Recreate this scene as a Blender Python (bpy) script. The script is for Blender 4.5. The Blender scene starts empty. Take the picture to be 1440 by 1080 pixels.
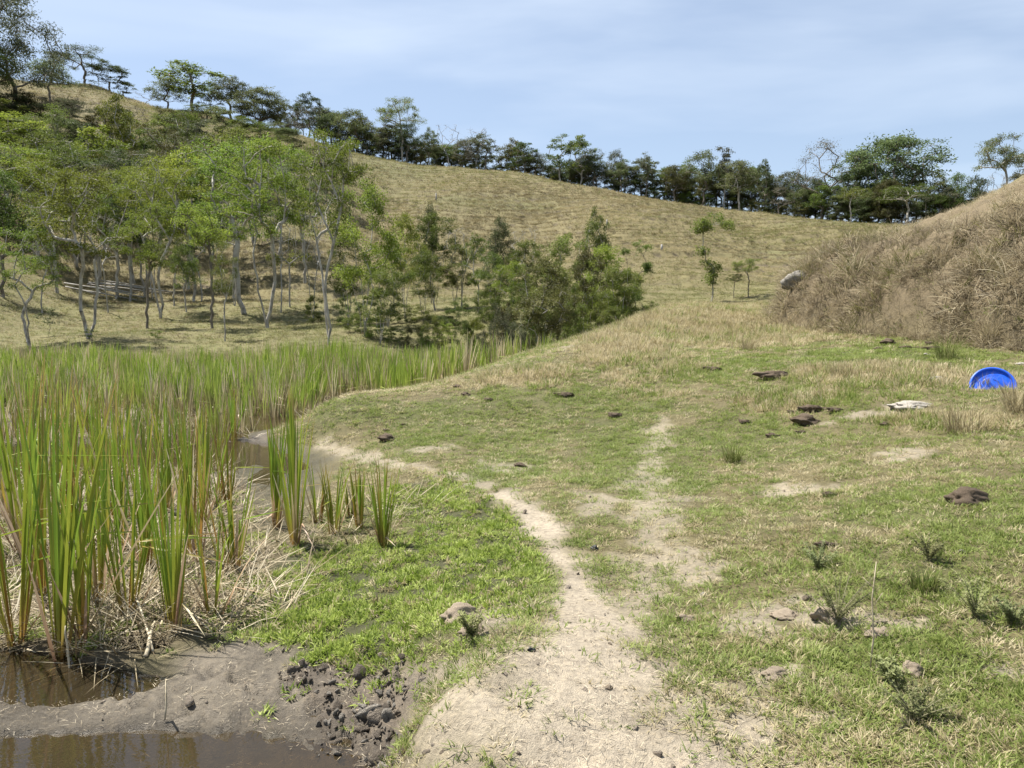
import bpy, math, random
import numpy as np
from mathutils import Vector, Matrix, Euler

SC = bpy.context.scene
COL = SC.collection
R = math.radians
# ------------------------------------------------------------------ camera
FPX, EYE, HORIZON = 1081.0, 1.6, 458.0          # focal length in photo pixels, eye height, horizon row
PITCH = math.atan((540 - HORIZON) / FPX)
cam_data = bpy.data.cameras.new('camera'); cam = bpy.data.objects.new('camera', cam_data); COL.objects.link(cam)
cam_data.sensor_width = 36.0; cam_data.lens = FPX / 1440 * 36.0
cam_data.clip_start = 0.05; cam_data.clip_end = 3000
cam.location = (0, 0, EYE); cam.rotation_euler = (math.pi / 2 - PITCH, 0, 0)
SC.camera = cam
# ------------------------------------------------------------------ sky and sun
SUN_EL, SUN_AZ = 64.0, -62.0                     # azimuth clockwise from +Y (straight ahead)
w = bpy.data.worlds.new('World'); SC.world = w; w.use_nodes = True
nt = w.node_tree; nt.nodes.clear()
def N(tree, typ, **kw):
    n = tree.nodes.new(typ)
    for k, v in kw.items(): setattr(n, k, v)
    return n
out = N(nt, 'ShaderNodeOutputWorld'); bg = N(nt, 'ShaderNodeBackground')
sky = N(nt, 'ShaderNodeTexSky', sky_type='NISHITA', sun_disc=False)
sky.sun_elevation = R(SUN_EL); sky.sun_rotation = R(SUN_AZ); sky.altitude = 600; sky.air_density = 1.0; sky.dust_density = 1.2; sky.ozone_density = 1.3
tc = N(nt, 'ShaderNodeTexCoord')
mp = N(nt, 'ShaderNodeMapping'); mp.inputs['Rotation'].default_value = (R(10), R(-24), R(8)); mp.inputs['Scale'].default_value = (0.9, 1.5, 5.5)
nz = N(nt, 'ShaderNodeTexNoise'); nz.inputs['Scale'].default_value = 1.5; nz.inputs['Detail'].default_value = 5; nz.inputs['Roughness'].default_value = 0.5; nz.inputs['Distortion'].default_value = 0.35
rp = N(nt, 'ShaderNodeValToRGB'); rp.color_ramp.elements[0].position = 0.44; rp.color_ramp.elements[1].position = 0.74
rp.color_ramp.elements[0].color = (0.30, 0.30, 0.30, 1); rp.color_ramp.elements[1].color = (0.8, 0.8, 0.8, 1)
mx = N(nt, 'ShaderNodeMix', data_type='RGBA')
mx.inputs[7].default_value = (5.7, 6.5, 7.6, 1)
L = nt.links.new
L(tc.outputs['Generated'], mp.inputs['Vector']); L(mp.outputs['Vector'], nz.inputs['Vector']); L(nz.outputs['Fac'], rp.inputs['Fac'])
L(rp.outputs['Color'], mx.inputs[0]); L(sky.outputs['Color'], mx.inputs[6]); L(mx.outputs[2], bg.inputs['Color'])
bg.inputs['Strength'].default_value = 0.069
L(bg.outputs['Background'], out.inputs['Surface'])
sl = bpy.data.lights.new('sun', 'SUN'); sun = bpy.data.objects.new('sun', sl); COL.objects.link(sun)
sl.energy = 5.0; sl.angle = R(0.9); sl.color = (1.0, 0.955, 0.88)
sd = Vector((math.sin(R(SUN_AZ)) * math.cos(R(SUN_EL)), math.cos(R(SUN_AZ)) * math.cos(R(SUN_EL)), math.sin(R(SUN_EL))))
sun.rotation_euler = (-sd).to_track_quat('-Z', 'Y').to_euler(); sun.location = (0, 0, 60)
vs = SC.view_settings; SC.display_settings.display_device = 'sRGB'
vs.view_transform = 'Standard'; vs.look = 'None'; vs.exposure = 1.15; vs.gamma = 1.0; vs.use_curve_mapping = False
cy = SC.cycles
cy.max_bounces = 7; cy.diffuse_bounces = 3; cy.glossy_bounces = 3; cy.transmission_bounces = 4; cy.transparent_max_bounces = 12
cy.use_denoising = True; cy.caustics_reflective = False; cy.caustics_refractive = False
try: cy.denoiser = 'OPENIMAGEDENOISE'
except Exception: pass

# ------------------------------------------------------------------ helpers
rng = np.random.default_rng(7); random.seed(7)
def sstep(a, b, x):
    t = np.clip((x - a) / (b - a), 0, 1); return t * t * (3 - 2 * t)
def _h(ix, iy, s):
    v = np.sin(ix * 127.1 + iy * 311.7 + s * 74.7) * 43758.5453
    return v - np.floor(v)
def vnoise(x, y, s=0):
    ix, iy = np.floor(x), np.floor(y); fx, fy = x - ix, y - iy
    ux, uy = fx * fx * (3 - 2 * fx), fy * fy * (3 - 2 * fy)
    a, b, c, d = _h(ix, iy, s), _h(ix + 1, iy, s), _h(ix, iy + 1, s), _h(ix + 1, iy + 1, s)
    return (a + (b - a) * ux) * (1 - uy) + (c + (d - c) * ux) * uy
def fbm(x, y, s=0, o=4, g=0.5):
    t, a, n = 0, 1.0, 0
    for k in range(o):
        t = t + a * (vnoise(x * 2 ** k + 13.7 * k, y * 2 ** k - 7.3 * k, s + k) - .5); n += a; a *= g
    return t / n                                   # about -0.5 .. 0.5
def ray(px, py):
    xc, yc = (px - 720) / FPX, -(py - 540) / FPX
    return xc, yc * math.sin(PITCH) + math.cos(PITCH), yc * math.cos(PITCH) - math.sin(PITCH)
def P(px, py, d):                                  # point on the pixel's ray at forward distance d
    x, y, z = ray(px, py); return (x / y * d, d, EYE + z / y * d)
def Zp(px, py, z0):                                # point on the pixel's ray at height z0
    x, y, z = ray(px, py); t = (z0 - EYE) / z; return (x * t, y * t, z0)

# ------------------------------------------------------------------ terrain height
ctl = []
for a in [(800,1080,0),(1150,1080,.05),(1440,1080,.12),(1440,850,.22),(1100,850,.08),(850,850,0),(1350,705,.36),(1100,700,.16),(900,700,.04),
          (720,700,-.02),(560,655,-.1),(1440,620,.5),(1150,600,.35),(950,600,.2),(750,600,.1),(560,600,.06),(450,620,-.2),
          (605,1000,.0),(640,1075,-.01),(565,1060,-.24),(500,1000,-.29),(640,900,0),(600,935,-.1),(560,900,-.16),(700,850,-.02),(650,750,-.1),(550,820,-.2),
          (700,770,-.06),(440,900,-.26),(0,1080,-.33),(300,1000,-.31),(0,900,-.3),(250,800,-.28),(430,780,-.26),(100,700,-.3),(350,650,-.34),(0,600,-.3),(200,580,-.3),
          (430,592,-.3),(0,545,-.3),(300,535,-.3),(480,550,-.3)]: ctl.append(Zp(*a))
for a in [(1395,548,10),(1250,540,11),(1100,520,13.5),(900,540,13.5),(740,545,13.5),(600,540,15.5),(470,567,13),(700,513,19.5),(760,500,22.5),(860,462,27),
          (930,434,31),(1000,429,33),(1090,428,33),(1000,470,22),(1100,462,22),(1250,478,17),(1440,495,13.5),
          (125,475,38),(375,456,48),(462,486,33),(345,441,54),(240,430,60),(100,406,66),(600,440,50),(700,430,52),(800,425,52),(950,419,55),(1050,415,58),
          (-150,90,150),(0,112,150),(130,124,150),(210,150,152),(300,166,155),(400,192,158),(530,225,160),(650,243,160),(740,254,160),(850,276,158),(1000,297,150),(1080,305,140),
          (1200,317,125),(1260,322,120),(1440,330,115),(1600,300,110),(100,260,105),(300,290,105),(530,315,105),(740,335,100),(950,350,83),(1080,357,85),(1200,352,85),(1200,388,60),
          (1130,312,118),(1060,318,118)]: ctl.append(P(*a))
def PX(px, d, z): return ((px - 720) / FPX * d / (ray(px, HORIZON)[1]), d, z)
for a in [(600,20,-.3),(700,24,-.3),(760,28,-.2),(860,35,.6),(930,40,1.9),(0,29,-.1),(300,29,-.1),(550,30,-.1),(700,34,.1),(-100,33,.3),
          (-150,210,44),(300,210,34),(740,210,27),(1080,210,22),(1440,210,20),(1440,40,6.2),(1440,25,3.0),(1600,20,3),(1100,40,2.8),(1250,30,2.4)]: ctl.append(PX(*a))
ctl += [(0,-10,0),(0,-50,-1),(-30,-20,-.3),(30,-20,1.5),(-6,0,-.33),(-12,4,-.3),(5,0,.2),(12,2,.8),(-60,20,3),(-120,50,22),(60,20,7),(90,60,14),(0,500,15),(-300,300,30),(300,300,20),
        (-300,-200,2),(300,-200,4),(0,-300,0),(-500,0,10),(500,0,10)]
ctl = np.array(ctl)
def warp(x, y):
    r = np.hypot(x, y) + 1e-6; k = np.log1p(r / 3) / r
    return x * k, y * k
cu, cv = warp(ctl[:, 0], ctl[:, 1])
def _tps(r2): return np.where(r2 > 1e-12, 0.5 * r2 * np.log(np.maximum(r2, 1e-12)), 0)
n_ = len(ctl); A = np.zeros((n_ + 3, n_ + 3))
A[:n_, :n_] = _tps((cu[:, None] - cu) ** 2 + (cv[:, None] - cv) ** 2) + np.eye(n_) * 2e-4
A[:n_, n_] = 1; A[:n_, n_ + 1] = cu; A[:n_, n_ + 2] = cv; A[n_:, :n_] = A[:n_, n_:].T
SOL = np.linalg.solve(A, np.concatenate([ctl[:, 2], [0, 0, 0]]))
def base_h(X, Y):
    sh = np.shape(X); x = np.ravel(X).astype(float); y = np.ravel(Y).astype(float); o = np.empty(len(x))
    for i in range(0, len(x), 20000):
        u, v = warp(x[i:i + 20000], y[i:i + 20000])
        o[i:i + 20000] = _tps((u[:, None] - cu) ** 2 + (v[:, None] - cv) ** 2) @ SOL[:n_] + SOL[n_] + SOL[n_ + 1] * u + SOL[n_ + 2] * v
    return o.reshape(sh)
def seg_dist(x, y, ax, ay, bx, by):
    dx, dy = bx - ax, by - ay; t = np.clip(((x - ax) * dx + (y - ay) * dy) / (dx * dx + dy * dy), 0, 1)
    return np.hypot(x - ax - t * dx, y - ay - t * dy), t
def inside(x, y, poly):
    c = np.zeros(np.shape(x), bool); n = len(poly)
    for i in range(n):
        (x1, y1), (x2, y2) = poly[i][:2], poly[(i + 1) % n][:2]
        if y1 != y2: c ^= ((y1 > y) != (y2 > y)) & (x < (x2 - x1) * (y - y1) / (y2 - y1) + x1)
    return c
def poly_sd(x, y, poly):                           # positive inside
    d = np.full(np.shape(x), 1e9); n = len(poly)
    for i in range(n): d = np.minimum(d, seg_dist(x, y, *poly[i][:2], *poly[(i + 1) % n][:2])[0])
    return np.where(inside(x, y, poly), d, -d)
MOUND = [P(1092,456,23)[:2], P(1145,462,21)[:2], P(1210,468,19)[:2], P(1300,477,16.6)[:2], P(1440,492,13.8)[:2], (14,11.5), (30,10), (45,30), (40,60), (24,48), (13.2,34), (9.15,27)]
WATER_Z = -0.35
DENTS = [(Zp(40,962,WATER_Z), .85, .26, .17), (Zp(-60,955,WATER_Z), .8, .4, .2), (Zp(230,1052,WATER_Z), .5, .15, .14), (Zp(20,1065,WATER_Z), .9, .16, .18), (Zp(200,915,WATER_Z), .22, .10, .09),
         (Zp(345,645,WATER_Z), .34, .95, .18), (Zp(180,640,WATER_Z), 2.2, 1.9, .2), (Zp(-50,650,WATER_Z), 2.2, 1.8, .2), (Zp(200,565,WATER_Z), 4, 2, .16),
         (Zp(150,780,WATER_Z), .35, .3, .1)]
def mound_s(X, Y): return poly_sd(X, Y, MOUND) + fbm(X * .9, Y * .9, 5, 3) * .6
def H(X, Y):
    X = np.asarray(X, float); Y = np.asarray(Y, float)
    z = base_h(X, Y); r = np.hypot(X, Y)
    far = sstep(26, 60, r)
    z = z + fbm(X * 1.1, Y * 1.1, 1, 4) * .09 * (1 - far) * sstep(-.2, .1, z) + fbm(X * .12, Y * .12, 2, 4) * 1.5 * far + fbm(X * 4, Y * 4, 9, 3) * .035 * (1 - far)
    hill = sstep(48, 75, Y) * far                  # cattle terraces along the contours
    k = z / .85 + fbm(X * .05, Y * .05, 21, 3) * 5; fr = k - np.floor(k)
    z = z + hill * .5 * (sstep(0, .14, fr) - fr) * (vnoise(X * .1, Y * .1, 33) * .9 + .3)
    s = mound_s(X, Y); sc = np.clip(s, 0, None)
    m = 1.45 * (1 - np.exp(-sc / .42)) + .36 * (9 - 9 * np.exp(-sc / 9)) * .95
    m = m * (1 + fbm(X * 1.3, Y * 1.3, 8, 4) * .75 * np.exp(-sc / 5)) + sstep(.3, 1, sc) * (np.abs(fbm(X * 2.2, Y * 2.2, 18, 3)) - .12) * .9 * np.exp(-sc / 6)
    z = z + m
    for (c, a, b, dep) in DENTS:
        q = np.hypot((X - c[0]) / a, (Y - c[1]) / b) + fbm(X * 3, Y * 3, 4, 2) * .5
        z = z - dep * (1 - sstep(.55, 1.15, q))
    return z
def hit(px, py):
    x, y, z = ray(px, py)
    d = np.geomspace(1.6, 400, 700)
    g = H(x / y * d, d) - (EYE + z / y * d)
    i = np.argmax(g > 0)
    if g[i] <= 0: i = 699
    lo, hi = d[max(i - 1, 0)], d[i]
    dd = np.linspace(lo, hi, 12); g = H(x / y * dd, dd) - (EYE + z / y * dd); j = int(np.argmax(g > 0)); d0 = dd[j] if g[j] > 0 else hi
    return Vector((x / y * d0, d0, float(H(x / y * d0, d0))))
def on(X, Y): return Vector((X, Y, float(H(X, Y))))

# ------------------------------------------------------------------ ground cover masks (world space)
def blob(px, py, rx, ry):
    c = hit(px, py); a = hit(px, py - ry); b = hit(px, py + ry)
    return (c.x, c.y, rx * c.y / FPX, max(abs(a.y - b.y) / 2, .03))
def blobs(X, Y, lst, wob=.5, f=2.5, seed=40):
    m = np.zeros(np.shape(X))
    nn = fbm(X * f, Y * f, seed, 4) * wob * 2
    for (cx, cyy, a, b) in lst:
        m = np.maximum(m, 1 - sstep(.65, 1.2, np.hypot((X - cx) / a, (Y - cyy) / b) + nn))
    return m
def line_mask(X, Y, pts, wob=.5, f=2.2, seed=50):
    m = np.zeros(np.shape(X)); nn = fbm(X * f, Y * f, seed, 4) * wob * 2
    for (p, wa), (q, wb) in zip(pts[:-1], pts[1:]):
        d, t = seg_dist(X, Y, p[0], p[1], q[0], q[1]); ww = wa + (wb - wa) * t
        m = np.maximum(m, 1 - sstep(.2, 1.4, d / ww + nn))
    return m
def px_line(l): 
    o = []
    for (px, py, hw) in l:
        h = hit(px, py); o.append(((h.x, h.y), hw * h.y / FPX))
    return o
PATH = px_line([(820,1120,310),(815,1040,270),(805,980,215),(815,930,150),(835,870,62),(802,805,36),(765,745,30),(708,693,28)])
PATHB = px_line([(708,693,28),(640,670,22),(575,656,20),(505,642,18),(450,626,14)])
PATH2 = px_line([(850,880,60),(925,800,46),(915,700,46),(918,640,26),(932,585,12)])
CRESTDIRT = px_line([(930,436,12),(868,462,14),(790,492,10),(700,514,8),(600,539,7)])
DIRT = [blob(700,655,32,7), blob(835,705,28,14), blob(1110,865,90,26), blob(1240,880,60,16), blob(1090,945,40,14), blob(660,885,52,42), blob(1420,940,25,12), blob(1060,1040,60,30), blob(1120,690,50,12), blob(960,790,40,30),
        blob(1280,640,40,8), blob(1240,580,50,6), blob(610,630,30,5), blob(1150,1010,40,16)]
MUD = [blob(240,985,330,62), blob(500,1010,110,75), blob(340,925,110,30), blob(450,1075,140,40), blob(400,960,120,40)]
DARKMUD = [blob(352,622,34,16), blob(500,985,85,52), blob(540,1050,50,50), blob(470,950,60,22)]
LUSH = [blob(560,830,205,95), blob(490,895,120,48), blob(665,740,85,55), blob(600,700,75,30), blob(700,800,70,50), blob(430,800,60,40), blob(385,840,75,50), blob(350,890,70,25)]
HOOF = [(lambda q: (q[0], q[1], a_, b_))(Zp(x_, y_, -.3)) for x_, y_, a_, b_ in [(330 + 37 * k % 210 - 90 * (k % 3), 940 + (k * 53) % 125, .045 + .012 * (k % 4), .04 + .01 * (k % 3)) for k in range(44)]]
GREENER = [blob(1350,720,110,60), blob(760,590,220,45), blob(1230,496,150,12), blob(900,650,120,60), blob(1050,620,90,50), blob(1000,520,120,25), blob(1250,950,170,90), blob(560,575,150,18), blob(1280,800,150,60), blob(720,650,60,30)]
DRY = [blob(1000,465,170,28), blob(880,490,90,28), blob(1340,590,90,24), blob(1180,520,60,14), blob(740,528,90,14), blob(1260,530,160,24), blob(1100,570,80,20)]
REEDBED = [Zp(*a, -.3)[:2] for a in [(-700,985),(60,938),(150,925),(250,888),(330,838),(352,780),(345,700),(318,660),(345,606),(425,583),(485,563)]] + [(-1.6,17.5), (.1,22), (1.6,27), (.0,31), (-8,29), (-20,29.5), (-40,30), (-40,8)]
def masks(X, Y):
    m = {}
    r = np.hypot(X, Y)
    m['dirt'] = np.maximum.reduce([line_mask(X, Y, PATH, .8, 3.0) * .94, line_mask(X, Y, PATHB, 1.3, 3.8) * .58, line_mask(X, Y, PATH2, 1.3, 4.5, 52) * .55, line_mask(X, Y, CRESTDIRT, 1.2, 2.6, 53) * .5, blobs(X, Y, DIRT, 1.3, 5) * .6])
    m['mud'] = blobs(X, Y, MUD, .3); m['dark'] = blobs(X, Y, DARKMUD, .8, 5)
    m['lush'] = blobs(X, Y, LUSH, .4) * (1 - line_mask(X, Y, PATH, .3))
    m['green'] = blobs(X, Y, GREENER, .7, 1.3); m['dry'] = blobs(X, Y, DRY, .7, 1.6)
    m['reed'] = sstep(-.25, .25, poly_sd(X, Y, REEDBED) + fbm(X * 1.5, Y * 1.5, 61, 3) * .6)
    m['mound'] = sstep(-.35, .35, mound_s(X, Y))
    m['far'] = sstep(27, 33, Y + np.clip(X, -5, 5) * -.3)
    return m
# ------------------------------------------------------------------ mesh and material helpers
def mesh_np(name, V, F, attrs=None, smooth=False):
    me = bpy.data.meshes.new(name); V = np.asarray(V, np.float32); me.vertices.add(len(V)); me.vertices.foreach_set('co', V.ravel())
    if len(F):
        if isinstance(F, np.ndarray):
            k = F.shape[1]; tot = np.full(len(F), k, np.int32); idx = F.ravel().astype(np.int32)
        else:
            tot = np.array([len(f) for f in F], np.int32); idx = np.concatenate([np.asarray(f, np.int32) for f in F])
        st = np.concatenate([[0], np.cumsum(tot)[:-1]]).astype(np.int32)
        me.loops.add(len(idx)); me.loops.foreach_set('vertex_index', idx)
        me.polygons.add(len(tot)); me.polygons.foreach_set('loop_start', st); me.polygons.foreach_set('loop_total', tot)
        if smooth: me.polygons.foreach_set('use_smooth', np.ones(len(tot), bool))
    for k, (typ, arr) in (attrs or {}).items():
        a = me.attributes.new(k, typ, 'POINT')
        key = {'FLOAT_COLOR': 'color', 'FLOAT_VECTOR': 'vector'}.get(typ, 'value')
        a.data.foreach_set(key, np.asarray(arr, np.int32 if typ == 'INT' else np.float32).ravel())
    me.update(); me.validate(); return me
def link(name, data, parent=None, mat=None):
    o = bpy.data.objects.new(name, data); COL.objects.link(o)
    if parent: o.parent = parent
    if mat and data is not None and not data.materials: data.materials.append(mat)
    return o
def tag(o, label=None, cat=None, group=None, kind=None):
    for k, v in (('label', label), ('category', cat), ('group', group), ('kind', kind)):
        if v: o[k] = v
    return o
def mat_new(name):
    m = bpy.data.materials.new(name); m.use_nodes = True; t = m.node_tree; t.nodes.clear()
    o = N(t, 'ShaderNodeOutputMaterial'); b = N(t, 'ShaderNodeBsdfPrincipled'); t.links.new(b.outputs[0], o.inputs['Surface'])
    b.inputs['Roughness'].default_value = .8; b.inputs['Specular IOR Level'].default_value = .25
    return m, t, b, o
def noise_node(t, scale, detail=4, rough=.6, coord='Object', mapscale=None):
    c = N(t, 'ShaderNodeTexCoord'); n = N(t, 'ShaderNodeTexNoise'); n.inputs['Scale'].default_value = scale; n.inputs['Detail'].default_value = detail; n.inputs['Roughness'].default_value = rough
    if mapscale:
        mp = N(t, 'ShaderNodeMapping'); mp.inputs['Scale'].default_value = mapscale; t.links.new(c.outputs[coord], mp.inputs[0]); t.links.new(mp.outputs[0], n.inputs['Vector'])
    else: t.links.new(c.outputs[coord], n.inputs['Vector'])
    return n
def ramp(t, src, stops):
    r = N(t, 'ShaderNodeValToRGB'); e = r.color_ramp.elements
    while len(e) < len(stops): e.new(.5)
    for k, (p, c) in enumerate(stops): e[k].position = p; e[k].color = (*c, 1)
    t.links.new(src, r.inputs[0]); return r
def mixc(t, a, b, f, mode='MIX'):
    m = N(t, 'ShaderNodeMix', data_type='RGBA', blend_type=mode)
    for i, v in ((0, f), (6, a), (7, b)):
        if hasattr(v, 'is_output'): t.links.new(v, m.inputs[i])
        elif isinstance(v, (int, float)): m.inputs[i].default_value = v
        else: m.inputs[i].default_value = (*v, 1)
    return m.outputs[2]
def bump(t, b, src, strength, dist):
    n = N(t, 'ShaderNodeBump'); n.inputs['Strength'].default_value = strength; n.inputs['Distance'].default_value = dist
    t.links.new(src, n.inputs['Height']); t.links.new(n.outputs[0], b.inputs['Normal']); return n
def attr(t, name, typ='GEOMETRY'):
    a = N(t, 'ShaderNodeAttribute', attribute_type=typ); a.attribute_name = name; return a
def thin(t, b, o, colour, amount):                 # light coming through a leaf
    tr = N(t, 'ShaderNodeBsdfTranslucent'); ms = N(t, 'ShaderNodeMixShader'); ms.inputs[0].default_value = amount
    t.links.new(colour, tr.inputs[0]); t.links.new(b.outputs[0], ms.inputs[1]); t.links.new(tr.outputs[0], ms.inputs[2]); t.links.new(ms.outputs[0], o.inputs['Surface'])

# ------------------------------------------------------------------ ground sheet
th_front = np.linspace(R(-44), R(44), 450); th_back = np.linspace(R(44), R(316), 70)[1:-1]
TH = np.concatenate([th_front, th_back])
RR = np.concatenate([np.geomspace(1.2, 48, 330), np.linspace(48, 172, 230)[1:], np.geomspace(172, 900, 26)[1:]])
CY = -1.0
gx = (RR[:, None] * np.sin(TH)); gy = CY + RR[:, None] * np.cos(TH)
gx_, gy_ = np.ravel(gx), np.ravel(gy)
gz = H(gx_, gy_); V0z = gz.copy()
M = masks(gx_, gy_)
far_fade = sstep(20, 40, gy_)
crumb = fbm(gx_ * 14, gy_ * 14, 70, 4, .65)
gz = gz + (M['dark'] * crumb * .15 + M['mud'] * (1 - M['dark']) * fbm(gx_ * 5, gy_ * 5, 71, 4, .55) * .05 + M['dirt'] * fbm(gx_ * 9, gy_ * 9, 72, 5, .6) * .035 + M['lush'] * fbm(gx_ * 5, gy_ * 5, 73, 3) * .07 + M['mound'] * fbm(gx_ * 5, gy_ * 5, 74, 3) * .12) * (1 - far_fade * .0) * (gy_ < 60)
for (hx, hy, ha, hb) in HOOF:
    q = np.hypot((gx_ - hx) / ha, (gy_ - hy) / hb); gz = gz - M['mud'] * .035 * (1 - sstep(.4, 1.1, q)) + M['mud'] * .010 * np.exp(-((q - 1.25) / .28) ** 2)
def lerp(a, b, t): return a + (np.asarray(b) - a) * t[:, None]
nz1 = fbm(gx_ * .9, gy_ * .9, 80, 5) + .5; nz2 = fbm(gx_ * 6, gy_ * 6, 81, 4) + .5
gc = np.tile(np.array([.115, .10, .05]), (len(gx_), 1))
gc = lerp(gc, (.085, .09, .033), np.clip(M['green'] * .8 + (nz1 - .5) * 1.2, 0, 1)); gc = lerp(gc, (.20, .165, .095), np.clip(M['dry'] * .8 + (nz2 - .55) * 1.0, 0, 1) * .8)
gc = lerp(gc, (.06, .062, .028), M['lush']); 
gc = lerp(gc, (.17, .135, .085), M['reed'] * .9)
gc = lerp(gc, (.15, .12, .075), M['mound'])
hillc = np.array([.145, .125, .062]) * (0.85 + .3 * nz1[:, None]); hillc = hillc + (np.array([.12, .122, .052]) - hillc) * (sstep(.5, .8, fbm(gx_ * .04, gy_ * .06, 90, 4) + .5)[:, None] * .7)
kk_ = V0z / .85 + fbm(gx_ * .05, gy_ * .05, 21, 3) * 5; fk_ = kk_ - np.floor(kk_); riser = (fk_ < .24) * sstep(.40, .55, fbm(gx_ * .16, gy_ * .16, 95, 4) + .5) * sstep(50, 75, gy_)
hillc = lerp(hillc, (.125, .13, .05), (1 - sstep(52, 75, gy_)) * np.clip(.35 + (nz1 - .4) * 1.5, 0, 1) * .8)
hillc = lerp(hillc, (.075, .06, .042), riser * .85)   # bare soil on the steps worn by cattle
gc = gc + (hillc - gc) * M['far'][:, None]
gc = lerp(gc, (.33, .288, .228), M['dirt'] * (M['far'] < .5)); 
gc = lerp(gc, (.19, .165, .13), M['mud'] * .95); gc = lerp(gc, (.13, .108, .085), M['dark'] * .85)
wet = 1 - sstep(WATER_Z + .01, WATER_Z + .12, gz + .08 * fbm(gx_ * 4, gy_ * 4, 77, 4)); wet = wet * (gy_ < 30)
gc = gc * (1 - .48 * wet[:, None])                  # soaked soil is a darker soil
nr, nth = len(RR), len(TH)
ii, jj = np.meshgrid(np.arange(nr - 1), np.arange(nth), indexing='ij'); j2 = (jj + 1) % nth
F = np.stack([ii * nth + jj, (ii + 1) * nth + jj, (ii + 1) * nth + j2, ii * nth + j2], -1).reshape(-1, 4)[:, ::-1]
V = np.stack([gx_, gy_, gz], 1)
V = np.concatenate([V, [[0, CY, float(H(0, CY))]]]); gc = np.concatenate([gc, gc[:1]]); wet = np.concatenate([wet, [0]])
Fl = F
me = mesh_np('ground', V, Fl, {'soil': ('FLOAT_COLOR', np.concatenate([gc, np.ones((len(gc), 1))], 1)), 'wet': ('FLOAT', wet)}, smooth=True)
m, t, b, o = mat_new('soil_and_turf')
a = attr(t, 'soil'); n1 = noise_node(t, 28, 6, .68); n2 = noise_node(t, 2.2, 5, .6); n3 = noise_node(t, 160, 3, .6)
r1 = ramp(t, n1.outputs[0], [(.28, (.62, .6, .58)), (.5, (1, 1, 1)), (.72, (1.28, 1.24, 1.16))]); r2 = ramp(t, n2.outputs[0], [(.3, (.82, .80, .78)), (.7, (1.16, 1.14, 1.1))])
c = mixc(t, a.outputs['Color'], r1.outputs[0], 1.0, 'MULTIPLY'); c = mixc(t, c, r2.outputs[0], 1.0, 'MULTIPLY')
t.links.new(c, b.inputs['Base Color'])
wa = attr(t, 'wet'); mr = N(t, 'ShaderNodeMapRange'); mr.inputs[3].default_value = .9; mr.inputs[4].default_value = .38; t.links.new(wa.outputs['Fac'], mr.inputs[0]); t.links.new(mr.outputs[0], b.inputs['Roughness'])
bn = mixc(t, n1.outputs[0], n3.outputs[0], .35); bump(t, b, bn, .85, .035)
ground = tag(link('ground', me, None, m), 'grazed pasture ground rising from the pond to the hill', kind='structure')

# ------------------------------------------------------------------ pond water
wx = np.linspace(-45, 1.2, 60); wy = np.linspace(-2, 30, 60); WX, WY = np.meshgrid(wx, wy); k = np.arange(59 * 60).reshape(59, 60)[:, :59].ravel()
# keep only the cells over the wet hollow
Wv = np.stack([WX.ravel(), WY.ravel(), np.full(WX.size, WATER_Z)], 1); Wf = np.stack([k, k + 1, k + 61, k + 60], 1)
cen = Wv[Wf].mean(1); low = H(cen[:, 0], cen[:, 1]) < -.12
me = mesh_np('pond_water', Wv, Wf[low])
m, t, b, o = mat_new('murky_water')
t.nodes.remove(b)
gl = N(t, 'ShaderNodeBsdfGlossy'); gl.inputs['Roughness'].default_value = .02; gl.inputs['Color'].default_value = (1, 1, 1, 1)
tr = N(t, 'ShaderNodeBsdfTransparent'); tr.inputs['Color'].default_value = (.62, .52, .36, 1)
df = N(t, 'ShaderNodeBsdfDiffuse'); df.inputs['Color'].default_value = (.075, .058, .032, 1)
ms0 = N(t, 'ShaderNodeMixShader'); ms0.inputs[0].default_value = .3
fr = N(t, 'ShaderNodeFresnel'); fr.inputs['IOR'].default_value = 1.36
ms1 = N(t, 'ShaderNodeMixShader')
wn = noise_node(t, 9, 3, .5, mapscale=(1, 2.2, 1)); bp = N(t, 'ShaderNodeBump'); bp.inputs['Strength'].default_value = .05; bp.inputs['Distance'].default_value = .02
t.links.new(wn.outputs[0], bp.inputs['Height']); t.links.new(bp.outputs[0], gl.inputs['Normal'])
t.links.new(tr.outputs[0], ms0.inputs[1]); t.links.new(df.outputs[0], ms0.inputs[2]); t.links.new(fr.outputs[0], ms1.inputs[0]); t.links.new(ms0.outputs[0], ms1.inputs[1]); t.links.new(gl.outputs[0], ms1.inputs[2]); t.links.new(ms1.outputs[0], o.inputs['Surface'])
tag(link('pond_water', me, None, m), 'shallow brown pond water between the reeds and mud', kind='structure')
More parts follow.
